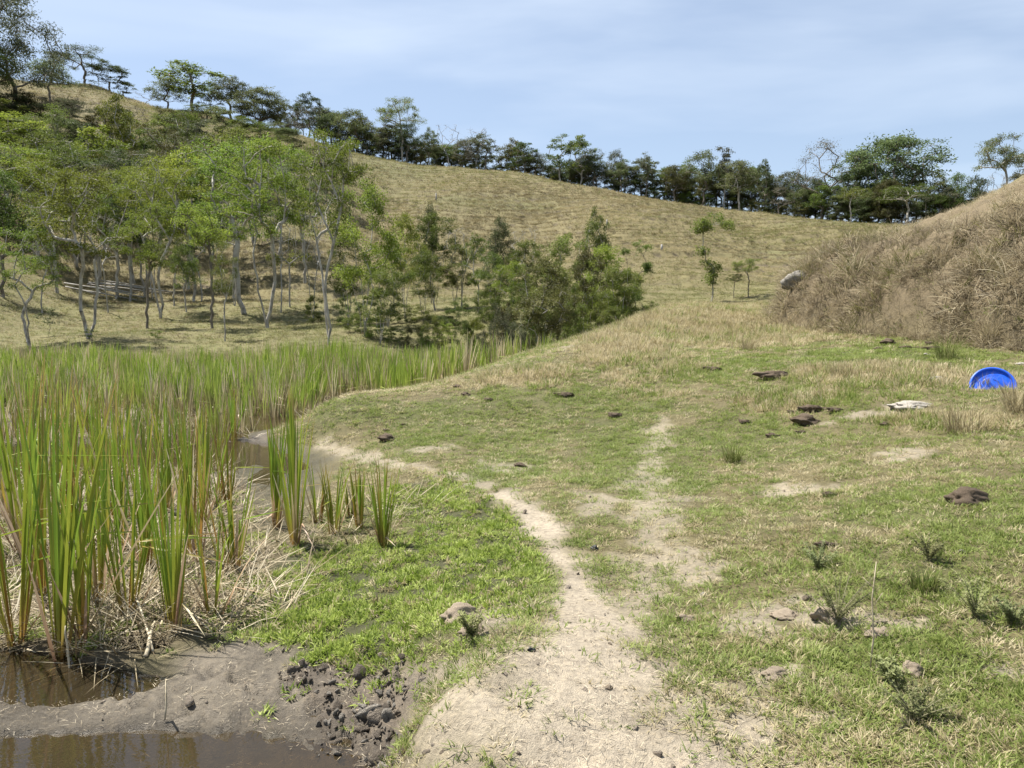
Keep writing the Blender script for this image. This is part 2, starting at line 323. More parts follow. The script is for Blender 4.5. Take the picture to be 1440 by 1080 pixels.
# ------------------------------------------------------------------ scatter: one object, geometry-node instances of the tufts stored in its own mesh
def scatter(name, protos, pts, rot, scl, vid, col, mat, label):
    nv = len(protos); Vs, Fs, pid, tt, off = [], [], [], [], 0
    for k, (V, F, T) in enumerate(protos):
        Vs.append(V); Fs += [tuple(i + off for i in f) for f in F]; pid += [k] * len(V); tt += list(T); off += len(V)
    n = len(pts)
    V = np.concatenate(Vs + [pts]); z0 = np.zeros((off, 3))
    me = mesh_np(name, V, Fs, {'pid': ('INT', np.concatenate([pid, np.full(n, -1)])), 'vid': ('INT', np.concatenate([np.full(off, -1), vid])), 'along': ('FLOAT', np.concatenate([tt, np.zeros(n)])),
        'rot': ('FLOAT_VECTOR', np.concatenate([z0, rot])), 'scl': ('FLOAT_VECTOR', np.concatenate([z0, scl])), 'tint': ('FLOAT_COLOR', np.concatenate([np.ones((off, 4)), np.concatenate([col, np.ones((n, 1))], 1)]))})
    o = link(name, me, None, mat)
    g = bpy.data.node_groups.new(name, 'GeometryNodeTree'); g.interface.new_socket('Geometry', in_out='INPUT', socket_type='NodeSocketGeometry'); g.interface.new_socket('Geometry', in_out='OUTPUT', socket_type='NodeSocketGeometry')
    gi, go, jn = N(g, 'NodeGroupInput'), N(g, 'NodeGroupOutput'), N(g, 'GeometryNodeJoinGeometry'); lk = g.links.new
    def named(nm, typ): q = N(g, 'GeometryNodeInputNamedAttribute', data_type=typ); q.inputs['Name'].default_value = nm; return q.outputs['Attribute']
    a_p, a_v, a_r, a_s = named('pid', 'INT'), named('vid', 'INT'), named('rot', 'FLOAT_VECTOR'), named('scl', 'FLOAT_VECTOR')
    for k in range(nv):
        sel = []
        for a_ in (a_p, a_v):
            c = N(g, 'FunctionNodeCompare', data_type='INT', operation='EQUAL'); c.inputs[3].default_value = k; lk(a_, c.inputs[2])
            s = N(g, 'GeometryNodeSeparateGeometry', domain='POINT'); lk(gi.outputs[0], s.inputs[0]); lk(c.outputs[0], s.inputs[1]); sel.append(s)
        ip = N(g, 'GeometryNodeInstanceOnPoints'); lk(sel[1].outputs[0], ip.inputs['Points']); lk(sel[0].outputs[0], ip.inputs['Instance']); lk(a_r, ip.inputs['Rotation']); lk(a_s, ip.inputs['Scale'])
        lk(ip.outputs[0], jn.inputs[0])
    lk(jn.outputs[0], go.inputs[0])
    md = o.modifiers.new('scatter', 'NODES'); md.node_group = g
    return tag(o, label, kind='stuff')
def blade_strip(V, F, T, base, az, lean, length, width, curl, segs=3, twist=0.0):
    b0 = len(V); p = np.array(base, float); ang = lean; s = length / segs
    side = np.array([-math.sin(az + twist), math.cos(az + twist), 0])
    for k in range(segs + 1):
        tpos = k / segs; wd = width * (1 - tpos ** 1.6) * (.75 + .5 * min(tpos * 3, .5)) * .5
        if k < segs: V.append(p - side * wd); V.append(p + side * wd); T += [tpos, tpos]
        else: V.append(p.copy()); T.append(1.0)
        d = np.array([math.sin(ang) * math.cos(az), math.sin(ang) * math.sin(az), math.cos(ang)]); p = p + d * s; ang += curl / segs
    for k in range(segs - 1): F.append((b0 + 2 * k, b0 + 2 * k + 1, b0 + 2 * k + 3, b0 + 2 * k + 2))
    F.append((b0 + 2 * segs - 2, b0 + 2 * segs - 1, b0 + 2 * segs))
def tuft(seed, n, radius, length, width, lean, curl, segs=3):
    r = random.Random(seed); V, F, T = [], [], []
    for _ in range(n):
        a = r.uniform(0, 6.283); q = radius * math.sqrt(r.random()); az = a + r.uniform(-1.2, 1.2)
        blade_strip(V, F, T, (q * math.cos(a), q * math.sin(a), -.004), az, r.uniform(*lean), length * r.uniform(.55, 1.15), width * r.uniform(.7, 1.2), r.uniform(*curl), segs, r.uniform(-.5, .5))
    return np.array(V), F, T
def blade_mat(name, trans=.3, tip=None, base=None, rough=.6):
    m, t, b, o = mat_new(name); a = attr(t, 'tint', 'INSTANCER'); al = attr(t, 'along'); c = a.outputs['Color']
    if base: 
        r = ramp(t, al.outputs['Fac'], [(0, (1, 1, 1)), (.35, (0, 0, 0))]); c = mixc(t, c, base, r.outputs[0])
    if tip:
        r = ramp(t, al.outputs['Fac'], [(.6, (0, 0, 0)), (1, (.7, .7, .7))]); c = mixc(t, c, tip, r.outputs[0])
    t.links.new(c, b.inputs['Base Color']); b.inputs['Roughness'].default_value = rough
    thin(t, b, o, c, trans); return m
def fan(n, r0, r1, power, half=43, seed=0):         # sample points in the wedge in front, thinning with distance
    g = np.random.default_rng(seed); e = 1 - power
    r = (g.random(n) * (r1 ** e - r0 ** e) + r0 ** e) ** (1 / e); th = R(half) * (g.random(n) * 2 - 1)
    return r * np.sin(th), r * np.cos(th) , r, g
def rots(g, n, X, Y, tilt=.25):
    e = .15; dx = (H(X + e, Y) - H(X - e, Y)) / (2 * e); dy = (H(X, Y + e) - H(X, Y - e)) / (2 * e)
    return np.stack([g.normal(0, tilt, n) + np.arctan(dy) * .6, g.normal(0, tilt, n) - np.arctan(dx) * .6, g.random(n) * 6.283], 1)
def cmix(stops, u):                                 # piecewise colour ramp for arrays
    s = np.array(stops); xs = np.linspace(0, 1, len(s)); return np.stack([np.interp(u, xs, s[:, k]) for k in range(3)], 1)
GREENS = [(.115, .16, .032), (.20, .25, .058), (.30, .335, .11)]; STRAW = [(.26, .22, .11), (.43, .365, .21), (.56, .49, .32)]

# short grazed turf on the terrace
X, Y, r, g = fan(135000, 2.2, 36, .45, 42, 11)
M = masks(X, Y)
pn = fbm(X * 2.6, Y * 2.6, 101, 4) + .5; pn2 = fbm(X * .7, Y * .7, 102, 4) + .5
dens = np.clip(.40 + 1.25 * (pn - .38) + .3 * M['green'], .12, 1) * (1 - np.clip(M['dirt'] * 1.2, 0, .97)) * (1 - np.clip(M['mud'] * 1.3, 0, .995)) * (1 - M['lush']) * (1 - M['reed']) * (1 - M['mound']) * (1 - M['far'])
keep = (g.random(len(X)) < dens) & (H(X, Y) > -.25)
X, Y, r = X[keep], Y[keep], r[keep]; M = {k: v[keep] for k, v in M.items()}; pn, pn2 = pn[keep], pn2[keep]; n = len(X)
pts = np.stack([X, Y, H(X, Y)], 1)
u_green = np.clip(.55 + (pn2 - .5) * 1.5 + (pn - .5) * .7 + .42 * M['green'] - .45 * M['dry'] + .06 - sstep(14, 30, r) * .1 + g.normal(0, .2, n), 0, 1)
isg = g.random(n) < u_green
col = np.where(isg[:, None], cmix(GREENS, g.random(n)), cmix(STRAW, g.random(n)))
s = (.55 + .5 * g.random(n)) * (1 + sstep(5, 25, r) * 1.1) * (1 + M['dry'] * .5)
scl = np.stack([s, s, s * (.5 + .45 * g.random(n)) * (1 + M['dry'] * .9)], 1)
turf_p = [tuft(200 + k, 22, .06, .062, .0062, (.3, 1.4), (.1, 1.1)) for k in range(4)]
M_BLADE = blade_mat('grass_blade', .4)
scatter('turf', turf_p, pts, rots(g, n, X, Y, .15), scl, g.integers(0, 4, n), col, M_BLADE, 'short grazed green and straw coloured turf beside the path')

# lush creeping grass on the wet shelf, and sprigs in the reed bed
X, Y, r, g = fan(60000, 3, 14, .4, 43, 12)
M = masks(X, Y); pn = fbm(X * 4, Y * 4, 103, 3) + .5
dens = np.maximum(M['lush'] * np.clip(.55 + 2.6 * (pn - .40), .15, 1), M['reed'] * .5 * (pn > .44) * (r < 13)) * (1 - M['mud'] * .9) * (1 - M['dirt'] * .9)
keep = (g.random(len(X)) < dens) & (H(X, Y) > WATER_Z + .02); X, Y, r, pn = X[keep], Y[keep], r[keep], pn[keep]; n = len(X)
pts = np.stack([X, Y, H(X, Y) + M['lush'][keep] * fbm(X * 5, Y * 5, 73, 3) * .07], 1); isg = g.random(n) < .86
col = np.where(isg[:, None], cmix([(.14, .20, .03), (.27, .345, .06), (.43, .48, .15)], g.random(n)), cmix(STRAW, g.random(n)))
s = (.5 + .6 * g.random(n)) * (.65 + .6 * pn)
scatter('creeping_grass', [tuft(220 + k, 26, .05, .052, .0105, (.05, 1.5), (.1, 1.6)) for k in range(4)], pts, rots(g, n, X, Y, .3), np.stack([s, s, s * 1.1], 1), g.integers(0, 4, n), col, M_BLADE, 'bright green creeping grass on the damp shelf beside the mud')

# taller dry grass along the back of the terrace and in scattered patches
X, Y, r, g = fan(52000, 4, 42, .25, 42, 13)
M = masks(X, Y); pn = fbm(X * 1.2, Y * 1.2, 104, 4) + .5
zb = base_h(X, Y); back = sstep(17, 24, Y) * sstep(.45, .9, zb)
dens = np.clip(M['dry'] * sstep(.52, .7, pn) * .2 + back * (.35 + .9 * (pn - .4)) + sstep(.68, .78, pn) * .18, 0, 1) * (1 - M['dirt'] * .8) * (1 - M['mud']) * (1 - M['lush']) * (1 - M['reed']) * (1 - M['mound']) * (Y < 40 + X) * (zb > .02)
keep = g.random(len(X)) < dens; X, Y, r, back = X[keep], Y[keep], r[keep], back[keep]; n = len(X); pts = np.stack([X, Y, H(X, Y)], 1)
col = np.where((g.random(n) < .2)[:, None], cmix(GREENS, g.random(n)), cmix([(.20, .165, .085), (.36, .30, .165), (.50, .43, .27)], g.random(n)))
s = (.5 + .55 * g.random(n)) * (.30 + .75 * back + .30 * sstep(8, 20, r))
scatter('dry_grass', [tuft(240 + k, 22, .08, .21, .0055, (.2, 1.15), (.3, 1.3), 4) for k in range(4)], pts, rots(g, n, X, Y, .15), np.stack([s * 1.15, s * 1.15, s], 1), g.integers(0, 4, n), col, M_BLADE, 'taller straw coloured dry grass along the back of the terrace')

# matted hay on the cut bank
X, Y, r, g = fan(82000, 11, 45, .2, 43, 14)
M = masks(X, Y); sd_ = mound_s(X, Y); keep = (sd_ > -.25) & (g.random(len(X)) < .16 + .84 * sstep(.38, .56, fbm(X * 1.3, Y * 1.3, 105, 3) + .5) + (sd_ < 1.2) * .8); X, Y, r, sd_ = X[keep], Y[keep], r[keep], sd_[keep]; n = len(X)
pts = np.stack([X, Y, H(X, Y)], 1)
pat = fbm(X * 1.0, Y * 1.0, 106, 4) + .5
col = cmix([(.09, .07, .046), (.195, .157, .098), (.325, .272, .172), (.46, .395, .262)], np.clip(pat + g.normal(0, .24, n) + .42 * sstep(2.2, 4.5, sd_), 0, 1)); gg = g.random(n) < .10 + .22 * (fbm(X * .8, Y * .8, 107, 3) > .08)
col[gg] = cmix([(.11, .115, .035), (.2, .19, .07)], g.random(gg.sum()))
s = (.5 + .8 * g.random(n)) * (1 - .62 * sstep(2.2, 4.8, sd_)) * (.15 + 1.9 * pat)
rt = rots(g, n, X, Y, .45)
scatter('bank_hay', [tuft(260 + k, 16, .11, .46, .012, (.2, 1.25), (.5, 2.2), 5) for k in range(5)], pts, rt, np.stack([s, s, s * .85], 1), g.integers(0, 5, n), col, M_BLADE, 'matted brown hay hanging over the cut bank on the right')

# meadow under the trees and the grazed hillside
X, Y, r, g = fan(230000, 27, 172, -.2, 41, 15)
M = masks(X, Y); zz = H(X, Y); kk = zz / .85 + fbm(X * .05, Y * .05, 21, 3) * 5; fr_ = kk - np.floor(kk)
hillm = sstep(48, 75, Y); pn = fbm(X * .25, Y * .25, 108, 4) + .5
dens = M['far'] * (1 - M['reed']) * (1 - M['mound']) * np.clip(1 - hillm * .97 * (fr_ < .26) * sstep(.38, .52, fbm(X * .16, Y * .16, 95, 4) + .5), .03, 1) * np.clip(.35 + 1.3 * (pn - .3), .15, 1)
keep = g.random(len(X)) < dens; X, Y, r, zz, hillm, pn = X[keep], Y[keep], r[keep], zz[keep], hillm[keep], pn[keep]; n = len(X); pts = np.stack([X, Y, zz], 1)
big = fbm(X * .035, Y * .05, 90, 4) + .5
u = np.clip(.5 + (pn - .5) * 1.9 + (fbm(X * .07, Y * .10, 118, 4)) * 2.2 + g.normal(0, .2, n), 0, 1)
col = cmix([(.125, .10, .05), (.21, .175, .092), (.33, .28, .16)], u); gr_ = g.random(n) < np.clip(.36 + (big - .5) * 1.6 + .36 * (1 - hillm), .05, .85); col[gr_] = cmix([(.105, .115, .035), (.165, .17, .06), (.225, .22, .09)], g.random(gr_.sum()))
s = (.6 + .8 * g.random(n)) * (.62 + .75 * sstep(40, 110, r))
scatter('pasture_grass', [tuft(280 + k, 16, .16, .26, .02, (.3, 1.2), (.2, 1.0), 2) for k in range(4)], pts, rots(g, n, X, Y, .12), np.stack([s * 1.25, s * 1.25, s * .75], 1), g.integers(0, 4, n), col, M_BLADE, 'olive and straw coloured grazed grass on the meadow and hillside')
# ------------------------------------------------------------------ trees
def leaf_mat(name, c0, c1, c2, trans=.32):
    m, t, b, o = mat_new(name); a = attr(t, 'rnd'); oi = N(t, 'ShaderNodeObjectInfo')
    r = ramp(t, a.outputs['Fac'], [(0, c0), (.55, c1), (1, c2)])
    hs = N(t, 'ShaderNodeHueSaturation'); mr = N(t, 'ShaderNodeMapRange'); mr.inputs[3].default_value = .462; mr.inputs[4].default_value = .506; t.links.new(oi.outputs['Random'], mr.inputs[0]); t.links.new(mr.outputs[0], hs.inputs['Hue'])
    mv = N(t, 'ShaderNodeMapRange'); mv.inputs[3].default_value = .62; mv.inputs[4].default_value = 1.25
    mu = N(t, 'ShaderNodeMath', operation='FRACT'); m7 = N(t, 'ShaderNodeMath', operation='MULTIPLY'); m7.inputs[1].default_value = 7.31; t.links.new(oi.outputs['Random'], m7.inputs[0]); t.links.new(m7.outputs[0], mu.inputs[0]); t.links.new(mu.outputs[0], mv.inputs[0]); t.links.new(mv.outputs[0], hs.inputs['Value'])
    t.links.new(r.outputs[0], hs.inputs['Color']); c = hs.outputs[0]
    t.links.new(c, b.inputs['Base Color']); b.inputs['Roughness'].default_value = .6; b.inputs['Specular IOR Level'].default_value = .12
    thin(t, b, o, c, trans); return m
LM = {'light': leaf_mat('leaf_light_green', (.075, .125, .018), (.145, .215, .032), (.24, .31, .055), .42), 'mid': leaf_mat('leaf_mid_green', (.06, .10, .02), (.11, .16, .033), (.17, .215, .05), .38),
      'dark': leaf_mat('leaf_dark_green', (.055, .08, .034), (.10, .135, .052), (.16, .195, .08), .40), 'grey': leaf_mat('leaf_grey_green', (.06, .075, .04), (.10, .115, .062), (.17, .18, .105)),
      'olive': leaf_mat('leaf_olive', (.05, .06, .02), (.10, .11, .035), (.16, .16, .055))}
def bark_mat(name, c0, c1, c2):
    m, t, b, o = mat_new(name); n = noise_node(t, 3.2, 6, .7, mapscale=(1, 1, .45)); r = ramp(t, n.outputs[0], [(.32, c0), (.5, c1), (.68, c2)])
    t.links.new(r.outputs[0], b.inputs['Base Color']); bump(t, b, n.outputs[0], .5, .05); return m
BM = {'pale': bark_mat('bark_pale', (.13, .115, .095), (.36, .33, .285), (.52, .49, .43)), 'brown': bark_mat('bark_brown', (.07, .058, .045), (.17, .145, .115), (.30, .265, .22)), 'bare': bark_mat('bark_bare_grey', (.20, .185, .165), (.33, .31, .28), (.42, .40, .37))}
def build_tree(seed, H0=10, stems=1, fork=.3, lean=.1, trunk_r=.14, pads=30, shape='vase', cw=.4, pad_r=(.9, .35), twigs=7, leaves=30, leaf=(.17, .075), flat=.55, sub=None, z0=None):
    r = random.Random(seed); g = np.random.default_rng(seed)
    pos, par = [], []
    def add(p, q): pos.append(np.array(p, float)); par.append(q); return len(pos) - 1
    def path(i, p, wob, upk=.25):
        a = pos[i]; d = np.linalg.norm(p - a); k = max(2, int(d / (.055 * H0))); c = a + (p - a) * .45 + np.array([0, 0, d * upk]) + g.normal(0, wob * d, 3); last = i
        for s in range(1, k + 1):
            u = s / k; q = (1 - u) ** 2 * a + 2 * u * (1 - u) * c + u * u * p + (g.normal(0, .012 * H0 * .5, 3) if s < k else 0); last = add(q, last)
        return last
    root = add((0, 0, -.25), -1); tops = []
    for s in range(stems):
        az = 6.283 * s / stems + r.uniform(-.5, .5); ln = lean * r.uniform(.6, 1.4); h = H0 * fork * r.uniform(.85, 1.2)
        tops.append(path(root, np.array([math.cos(az) * ln * h * 1.0, math.sin(az) * ln * h * 1.0, h]), .03, -.02 if stems == 1 else .06))
    cents = []
    tries = 0
    while len(cents) < pads and tries < 4000:
        tries += 1; u, v, a = r.random(), r.random(), r.uniform(0, 6.283); W = cw * H0
        if shape == 'vase': zt = .50 + .50 * u ** .8; rad = W * (.35 + .65 * math.sin(min(1, (zt - .44) / .42) * 1.57)) * (1 if zt < .86 else math.sqrt(max(0, 1 - ((zt - .86) / .16) ** 2)))
        elif shape == 'umbrella': zt = .70 + .28 * u; rad = W * (1 if zt < .88 else math.sqrt(max(0, 1 - ((zt - .88) / .12) ** 2)))
        elif shape == 'dome': zt = .22 + .78 * u; rad = W * math.sqrt(max(0, 1 - ((zt - .5) / .5) ** 2)) if zt > .5 else W * (.75 + .25 * (zt - .2) / .3)
        elif shape == 'cone': zt = .15 + .85 * u; rad = W * (1.05 - zt)
        elif shape == 'bush': zt = .08 + .92 * u; rad = W * math.sqrt(max(0.02, 1 - ((zt - .35) / .66) ** 2))
        elif shape == 'tall': zt = .38 + .62 * u; rad = W * (.5 + .5 * math.sin((zt - .3) * 4.4)) * (1 if zt < .85 else math.sqrt(max(0.05, 1 - ((zt - .85) / .16) ** 2)))
        elif shape == 'tier':
            cx_, cz_, cr_ = r.choice(((.05, .95, .7), (.5, .88, .8), (-.55, .82, .5), (-.4, .58, .6), (-.15, .46, .8), (.15, .40, .5), (.75, .62, .3), (0, .28, .35))); a2 = r.uniform(0, 6.283); q2 = W * cr_ * .5 * math.sqrt(r.random()); p = np.array([cx_ * W + q2 * math.cos(a2), q2 * math.sin(a2) * 1.3, (cz_ + r.uniform(-.05, .05)) * H0])
            if all(np.linalg.norm((p - c) * (1, 1, 1.7)) > pad_r[0] * .45 for c in cents): cents.append(p)
            continue
        if z0 and zt < z0: continue
        q = rad * (v ** .5 if shape not in ('dome', 'bush') else (.45 + .55 * v) if r.random() < .7 else v)
        p = np.array([q * math.cos(a), q * math.sin(a), zt * H0])
        if all(np.linalg.norm((p - c) * (1, 1, 1.7)) > pad_r[0] * .75 for c in cents): cents.append(p)
    cents.sort(key=lambda p: p[2] * .6 + math.hypot(p[0], p[1]) * .4)
    ends = []
    for p in cents:
        best, bc = tops[0], 1e9
        for i in range(1, len(pos)):
            q = pos[i]
            if q[2] > p[2] - .02 * H0: continue
            dh = math.hypot(*(p - q)[:2]); c = np.linalg.norm(p - q) + .7 * dh + (.35 * H0 if q[2] < H0 * fork * .75 else 0)
            if c < bc: best, bc = i, c
        ends.append(path(best, p, .05, .12))
    lp, ld = [], []
    for p, e in zip(cents, ends):
        ps = pad_r[0] * r.uniform(.7, 1.25); pz = pad_r[1] * r.uniform(.7, 1.25); shade = r.random()
        for _ in range(twigs):
            a = r.uniform(0, 6.283); q = ps * math.sqrt(r.random()); tp = p + np.array([q * math.cos(a), q * math.sin(a), pz * (r.uniform(-.6, 1) - .5 * (q / ps) ** 2)])
            mid = (p + tp) / 2 + g.normal(0, .05 * ps, 3); i = add(mid, e); add(tp, i)
            if leaves:
                k = max(1, int(leaves * r.uniform(.5, 1.5))); lp.append(tp + np.clip(g.normal(0, 1, (k, 3)), -1.7, 1.7) * (ps * .30, ps * .30, pz * .42)); ld.append(np.clip(shade * .45 + .25 + g.normal(0, .18, k), 0, 1))
    pos_ = np.array(pos); par_ = np.array(par); rad = np.zeros(len(pos)); acc = np.zeros(len(pos))
    for i in range(len(pos) - 1, 0, -1):
        if acc[i] == 0: acc[i] = .011 ** 2.2
        acc[par_[i]] += acc[i]
    rad = acc ** (1 / 2.2); rad = rad * (trunk_r / rad[1] if stems == 1 else trunk_r / rad[0:2].max()); rad = np.maximum(rad, .0075 * H0 / 10); rad[0] = rad[1] * 1.35
    V, F, off = [], [], 0
    for i in range(1, len(pos)):
        a, b_ = pos_[par_[i]], pos_[i]; d = b_ - a; ln = np.linalg.norm(d)
        if ln < 1e-5: continue
        d /= ln; ref = np.array([0, 0, 1.]) if abs(d[2]) < .9 else np.array([1., 0, 0]); u = np.cross(d, ref); u /= np.linalg.norm(u); v = np.cross(d, u)
        ra = min(rad[par_[i]], rad[i] * 1.35); k = 7 if rad[i] > .05 else (5 if rad[i] > .02 else 3)
        an = np.arange(k) * 6.2832 / k; ring = np.cos(an)[:, None] * u + np.sin(an)[:, None] * v
        V.append(a - d * ra * .2 + ring * ra); V.append(b_ + ring * rad[i])
        F += [(off + j, off + (j + 1) % k, off + k + (j + 1) % k, off + k + j) for j in range(k)]; off += 2 * k
    tm = mesh_np('trunk', np.concatenate(V), F, smooth=True)
    lm = None
    if lp:
        C = np.concatenate(lp); D = np.concatenate(ld); n = len(C)
        az = g.random(n) * 6.283; tl = g.normal(0, flat, n); rl = g.normal(0, flat, n)
        dx = np.stack([np.cos(az) * np.cos(tl), np.sin(az) * np.cos(tl), np.sin(tl)], 1); up = np.stack([g.normal(0, flat, n), g.normal(0, flat, n), np.ones(n)], 1)
        sdv = np.cross(up, dx); sdv /= np.linalg.norm(sdv, axis=1)[:, None] + 1e-9
        Ls = (leaf[0] * (.6 + .8 * g.random(n)))[:, None]; Ws = (leaf[1] * (.6 + .8 * g.random(n)))[:, None]
        nrm = np.cross(dx, sdv)
        A_, B_, C_, D_ = C - dx * Ls / 2, C + sdv * Ws / 2 + nrm * Ws * .15, C + dx * Ls / 2 - nrm * Ls * .12, C - sdv * Ws / 2 + nrm * Ws * .15
        Vl = np.stack([A_, B_, C_, D_], 1).reshape(-1, 3); q = np.arange(n) * 4
        lm = mesh_np('crown', Vl, np.stack([q, q + 1, q + 2, q + 3], 1), {'rnd': ('FLOAT', np.repeat(D, 4))})
    zz = np.concatenate([pos_] + ([C] if lp else [])); top = np.percentile(zz[:, 2], 99.7); wid = np.percentile(np.hypot(zz[:, 0], zz[:, 1]), 98)
    return dict(trunk=tm, crown=lm, h=float(top), w=float(wid) * 2)
KINDS = {
 'vase': [build_tree(s, stems=k, fork=.30, lean=.22, trunk_r=.15, pads=34, shape='vase', cw=.34, pad_r=(.95, .30), twigs=8, leaves=34, leaf=(.17, .07)) for s, k in ((1, 3), (2, 2), (3, 4))],
 'single': [build_tree(s, stems=1, fork=.36, lean=.08, trunk_r=.15, pads=30, shape='vase', cw=.32, pad_r=(.95, .34), twigs=8, leaves=34, leaf=(.17, .07)) for s in (11, 12, 13)],
 'umbrella': [build_tree(s, stems=1, fork=.5, lean=.08, trunk_r=.16, pads=26, shape='umbrella', cw=.42, pad_r=(1.0, .42), twigs=9, leaves=30, leaf=(.2, .09), flat=.5) for s in (21, 22)],
 'dome': [build_tree(s, stems=1, fork=.22, lean=.05, trunk_r=.24, pads=105, shape='dome', cw=.44, pad_r=(1.0, .45), twigs=8, leaves=24, leaf=(.22, .12), flat=.6) for s in (31, 32)],
 'round': [build_tree(s, stems=1, fork=.3, lean=.08, trunk_r=.16, pads=38, shape='dome', cw=.34, pad_r=(1.0, .5), twigs=7, leaves=24, leaf=(.24, .12), flat=.6, z0=.36) for s in (36, 37, 38)],
 'airy': [build_tree(s, stems=1, fork=.42, lean=.08, trunk_r=.13, pads=22, shape='tall', cw=.30, pad_r=(.85, .36), twigs=6, leaves=26, leaf=(.28, .12), flat=.6) for s in (41, 42, 43, 44)],
 'tall': [build_tree(s, stems=1, fork=.45, lean=.1, trunk_r=.12, pads=46, shape='tall', cw=.28, pad_r=(.75, .6), twigs=8, leaves=30, leaf=(.2, .06), flat=.9) for s in (51, 52)],
 'bare': [build_tree(s, stems=2, fork=.3, lean=.12, trunk_r=.09, pads=26, shape='vase', cw=.26, pad_r=(.7, .6), twigs=7, leaves=0) for s in (61, 62)],
 'haze': [build_tree(s, stems=1, fork=.3, lean=.12, trunk_r=.15, pads=46, shape='dome', cw=.40, pad_r=(.8, .5), twigs=8, leaves=5, leaf=(.16, .08), z0=.4) for s in (66,)],
 'bush': [build_tree(s, H0=4, stems=4, fork=.2, lean=.35, trunk_r=.05, pads=34, shape='bush', cw=.5, pad_r=(.42, .26), twigs=7, leaves=34, leaf=(.115, .05), flat=.8) for s in (71, 72, 73)],
 'stemmy': [build_tree(s, H0=7, stems=5, fork=.35, lean=.2, trunk_r=.055, pads=38, shape='tall', cw=.27, pad_r=(.55, .3), twigs=7, leaves=38, leaf=(.125, .055), flat=.7, z0=.3) for s in (76, 77, 78)],
 'cone': [build_tree(s, stems=1, fork=.2, lean=.02, trunk_r=.13, pads=52, shape='cone', cw=.36, pad_r=(.75, .5), twigs=7, leaves=24, leaf=(.2, .09), flat=.8) for s in (81,)],
 'tier': [build_tree(s, H0=7, stems=1, fork=.3, lean=.1, trunk_r=.07, pads=24, shape='tier', cw=.29, pad_r=(.55, .3), twigs=7, leaves=22, leaf=(.19, .09), flat=.5) for s in (85, 86)],
 'sapling': [build_tree(s, H0=2, stems=2, fork=.25, lean=.2, trunk_r=.018, pads=9, shape='tall', cw=.3, pad_r=(.28, .12), twigs=5, leaves=12, leaf=(.12, .05), flat=.6) for s in (91, 92)],
}
tree_n = [0]
def tree(px, base, top, width, kind, leafm, bark, label, group=None, cat='tree', d=None, name=None, var=None):
    """base = photo row where it meets the ground, or d = forward distance when that point is hidden."""
    p = hit(px, base) if d is None else on((px - 720) / FPX * d / ray(px, HORIZON)[1], d)
    zt = P(px, top, p.y)[2]; hgt = max(zt - p.z, .5); wid = width * p.y / FPX
    pr = KINDS[kind][(tree_n[0] if var is None else var) % len(KINDS[kind])]; tree_n[0] += 1; i = tree_n[0]
    e = link(name or {'bush': 'shrub', 'stemmy': 'swamp_tree', 'sapling': 'sapling', 'bare': 'leafless_tree'}.get(kind, 'pasture_tree'), None); e.empty_display_size = .3
    e.location = p; e.rotation_euler = (0, 0, i * 2.399 if kind != 'tier' else .2 * (i % 3)); sx = wid / pr['w']; e.scale = (sx, sx, hgt / pr['h'])
    for nm, mt in (('trunk', BM[bark]), ('crown', LM.get(leafm))):
        if pr[nm] is None: continue
        if not pr[nm].materials: pr[nm].materials.append(mt)
        c = link(nm, pr[nm], e); c.material_slots[0].link = 'OBJECT'; c.material_slots[0].material = mt
    if pr['crown'] is None: e.children[0].name = 'trunk'
    return tag(e, label, cat, group)
T = tree
# meadow trees on the left, nearest first
MEAD = 'pale trunked trees on the meadow behind the reeds'
T(42,487,322,105,'vase','light','pale','leaning pale tree with a thin light crown at the left edge behind the reeds',MEAD,var=1)
T(126,476,243,150,'vase','light','pale','many stemmed pale tree fanning out from one base beside the dark sapling',MEAD,var=2)
T(207,462,285,80,'single','light','brown','slim straight dark barked tree right of the fanning many stemmed tree',MEAD,var=0)
T(226,448,222,120,'vase','light','pale','tall forked pale tree behind the slim dark barked meadow tree',MEAD,var=0)
T(297,462,288,112,'umbrella','light','brown','bright green umbrella shaped tree in the middle of the meadow',MEAD,var=0)
T(317,480,340,46,'single','mid','pale','short thin tree with a small dark crown before the umbrella shaped tree',MEAD,var=1)
T(344,441,200,150,'single','light','pale','stout pale trunk rising behind and right of the umbrella shaped tree',MEAD,var=2)
T(376,462,196,125,'vase','light','pale','high forked pale tree with a dark foot on the open meadow',MEAD,var=1)
T(463,487,184,118,'vase','light','pale','tallest pale many stemmed tree at the right end of the meadow',MEAD,var=0)
T(408,432,270,60,'airy','mid','pale','thin pole like pale tree between the forked and the tallest meadow tree',MEAD,var=0)
T(245,430,330,52,'single','mid','pale','small dark crowned tree deep in the meadow left of the umbrella shaped tree',MEAD,var=0)
T(262,439,345,48,'round','mid','pale','small round dark crowned tree beside the umbrella shaped tree',MEAD,var=0)
T(163,419,262,95,'single','light','pale','white footed tree behind the fanning many stemmed tree',MEAD,var=1)
T(183,424,280,70,'single','mid','pale','white footed slim tree deep in the meadow near the felled poles',MEAD,var=2)
T(80,412,232,100,'single','light','pale','pale trunked tree standing at the left end of the felled poles',MEAD,var=0)
T(3,418,240,110,'round','mid','brown','dark stubby tree cut by the left edge of the picture',MEAD,var=1)
T(512,474,254,105,'stemmy','light','pale','broad light green tree right of the tallest pale meadow tree',MEAD,var=0)
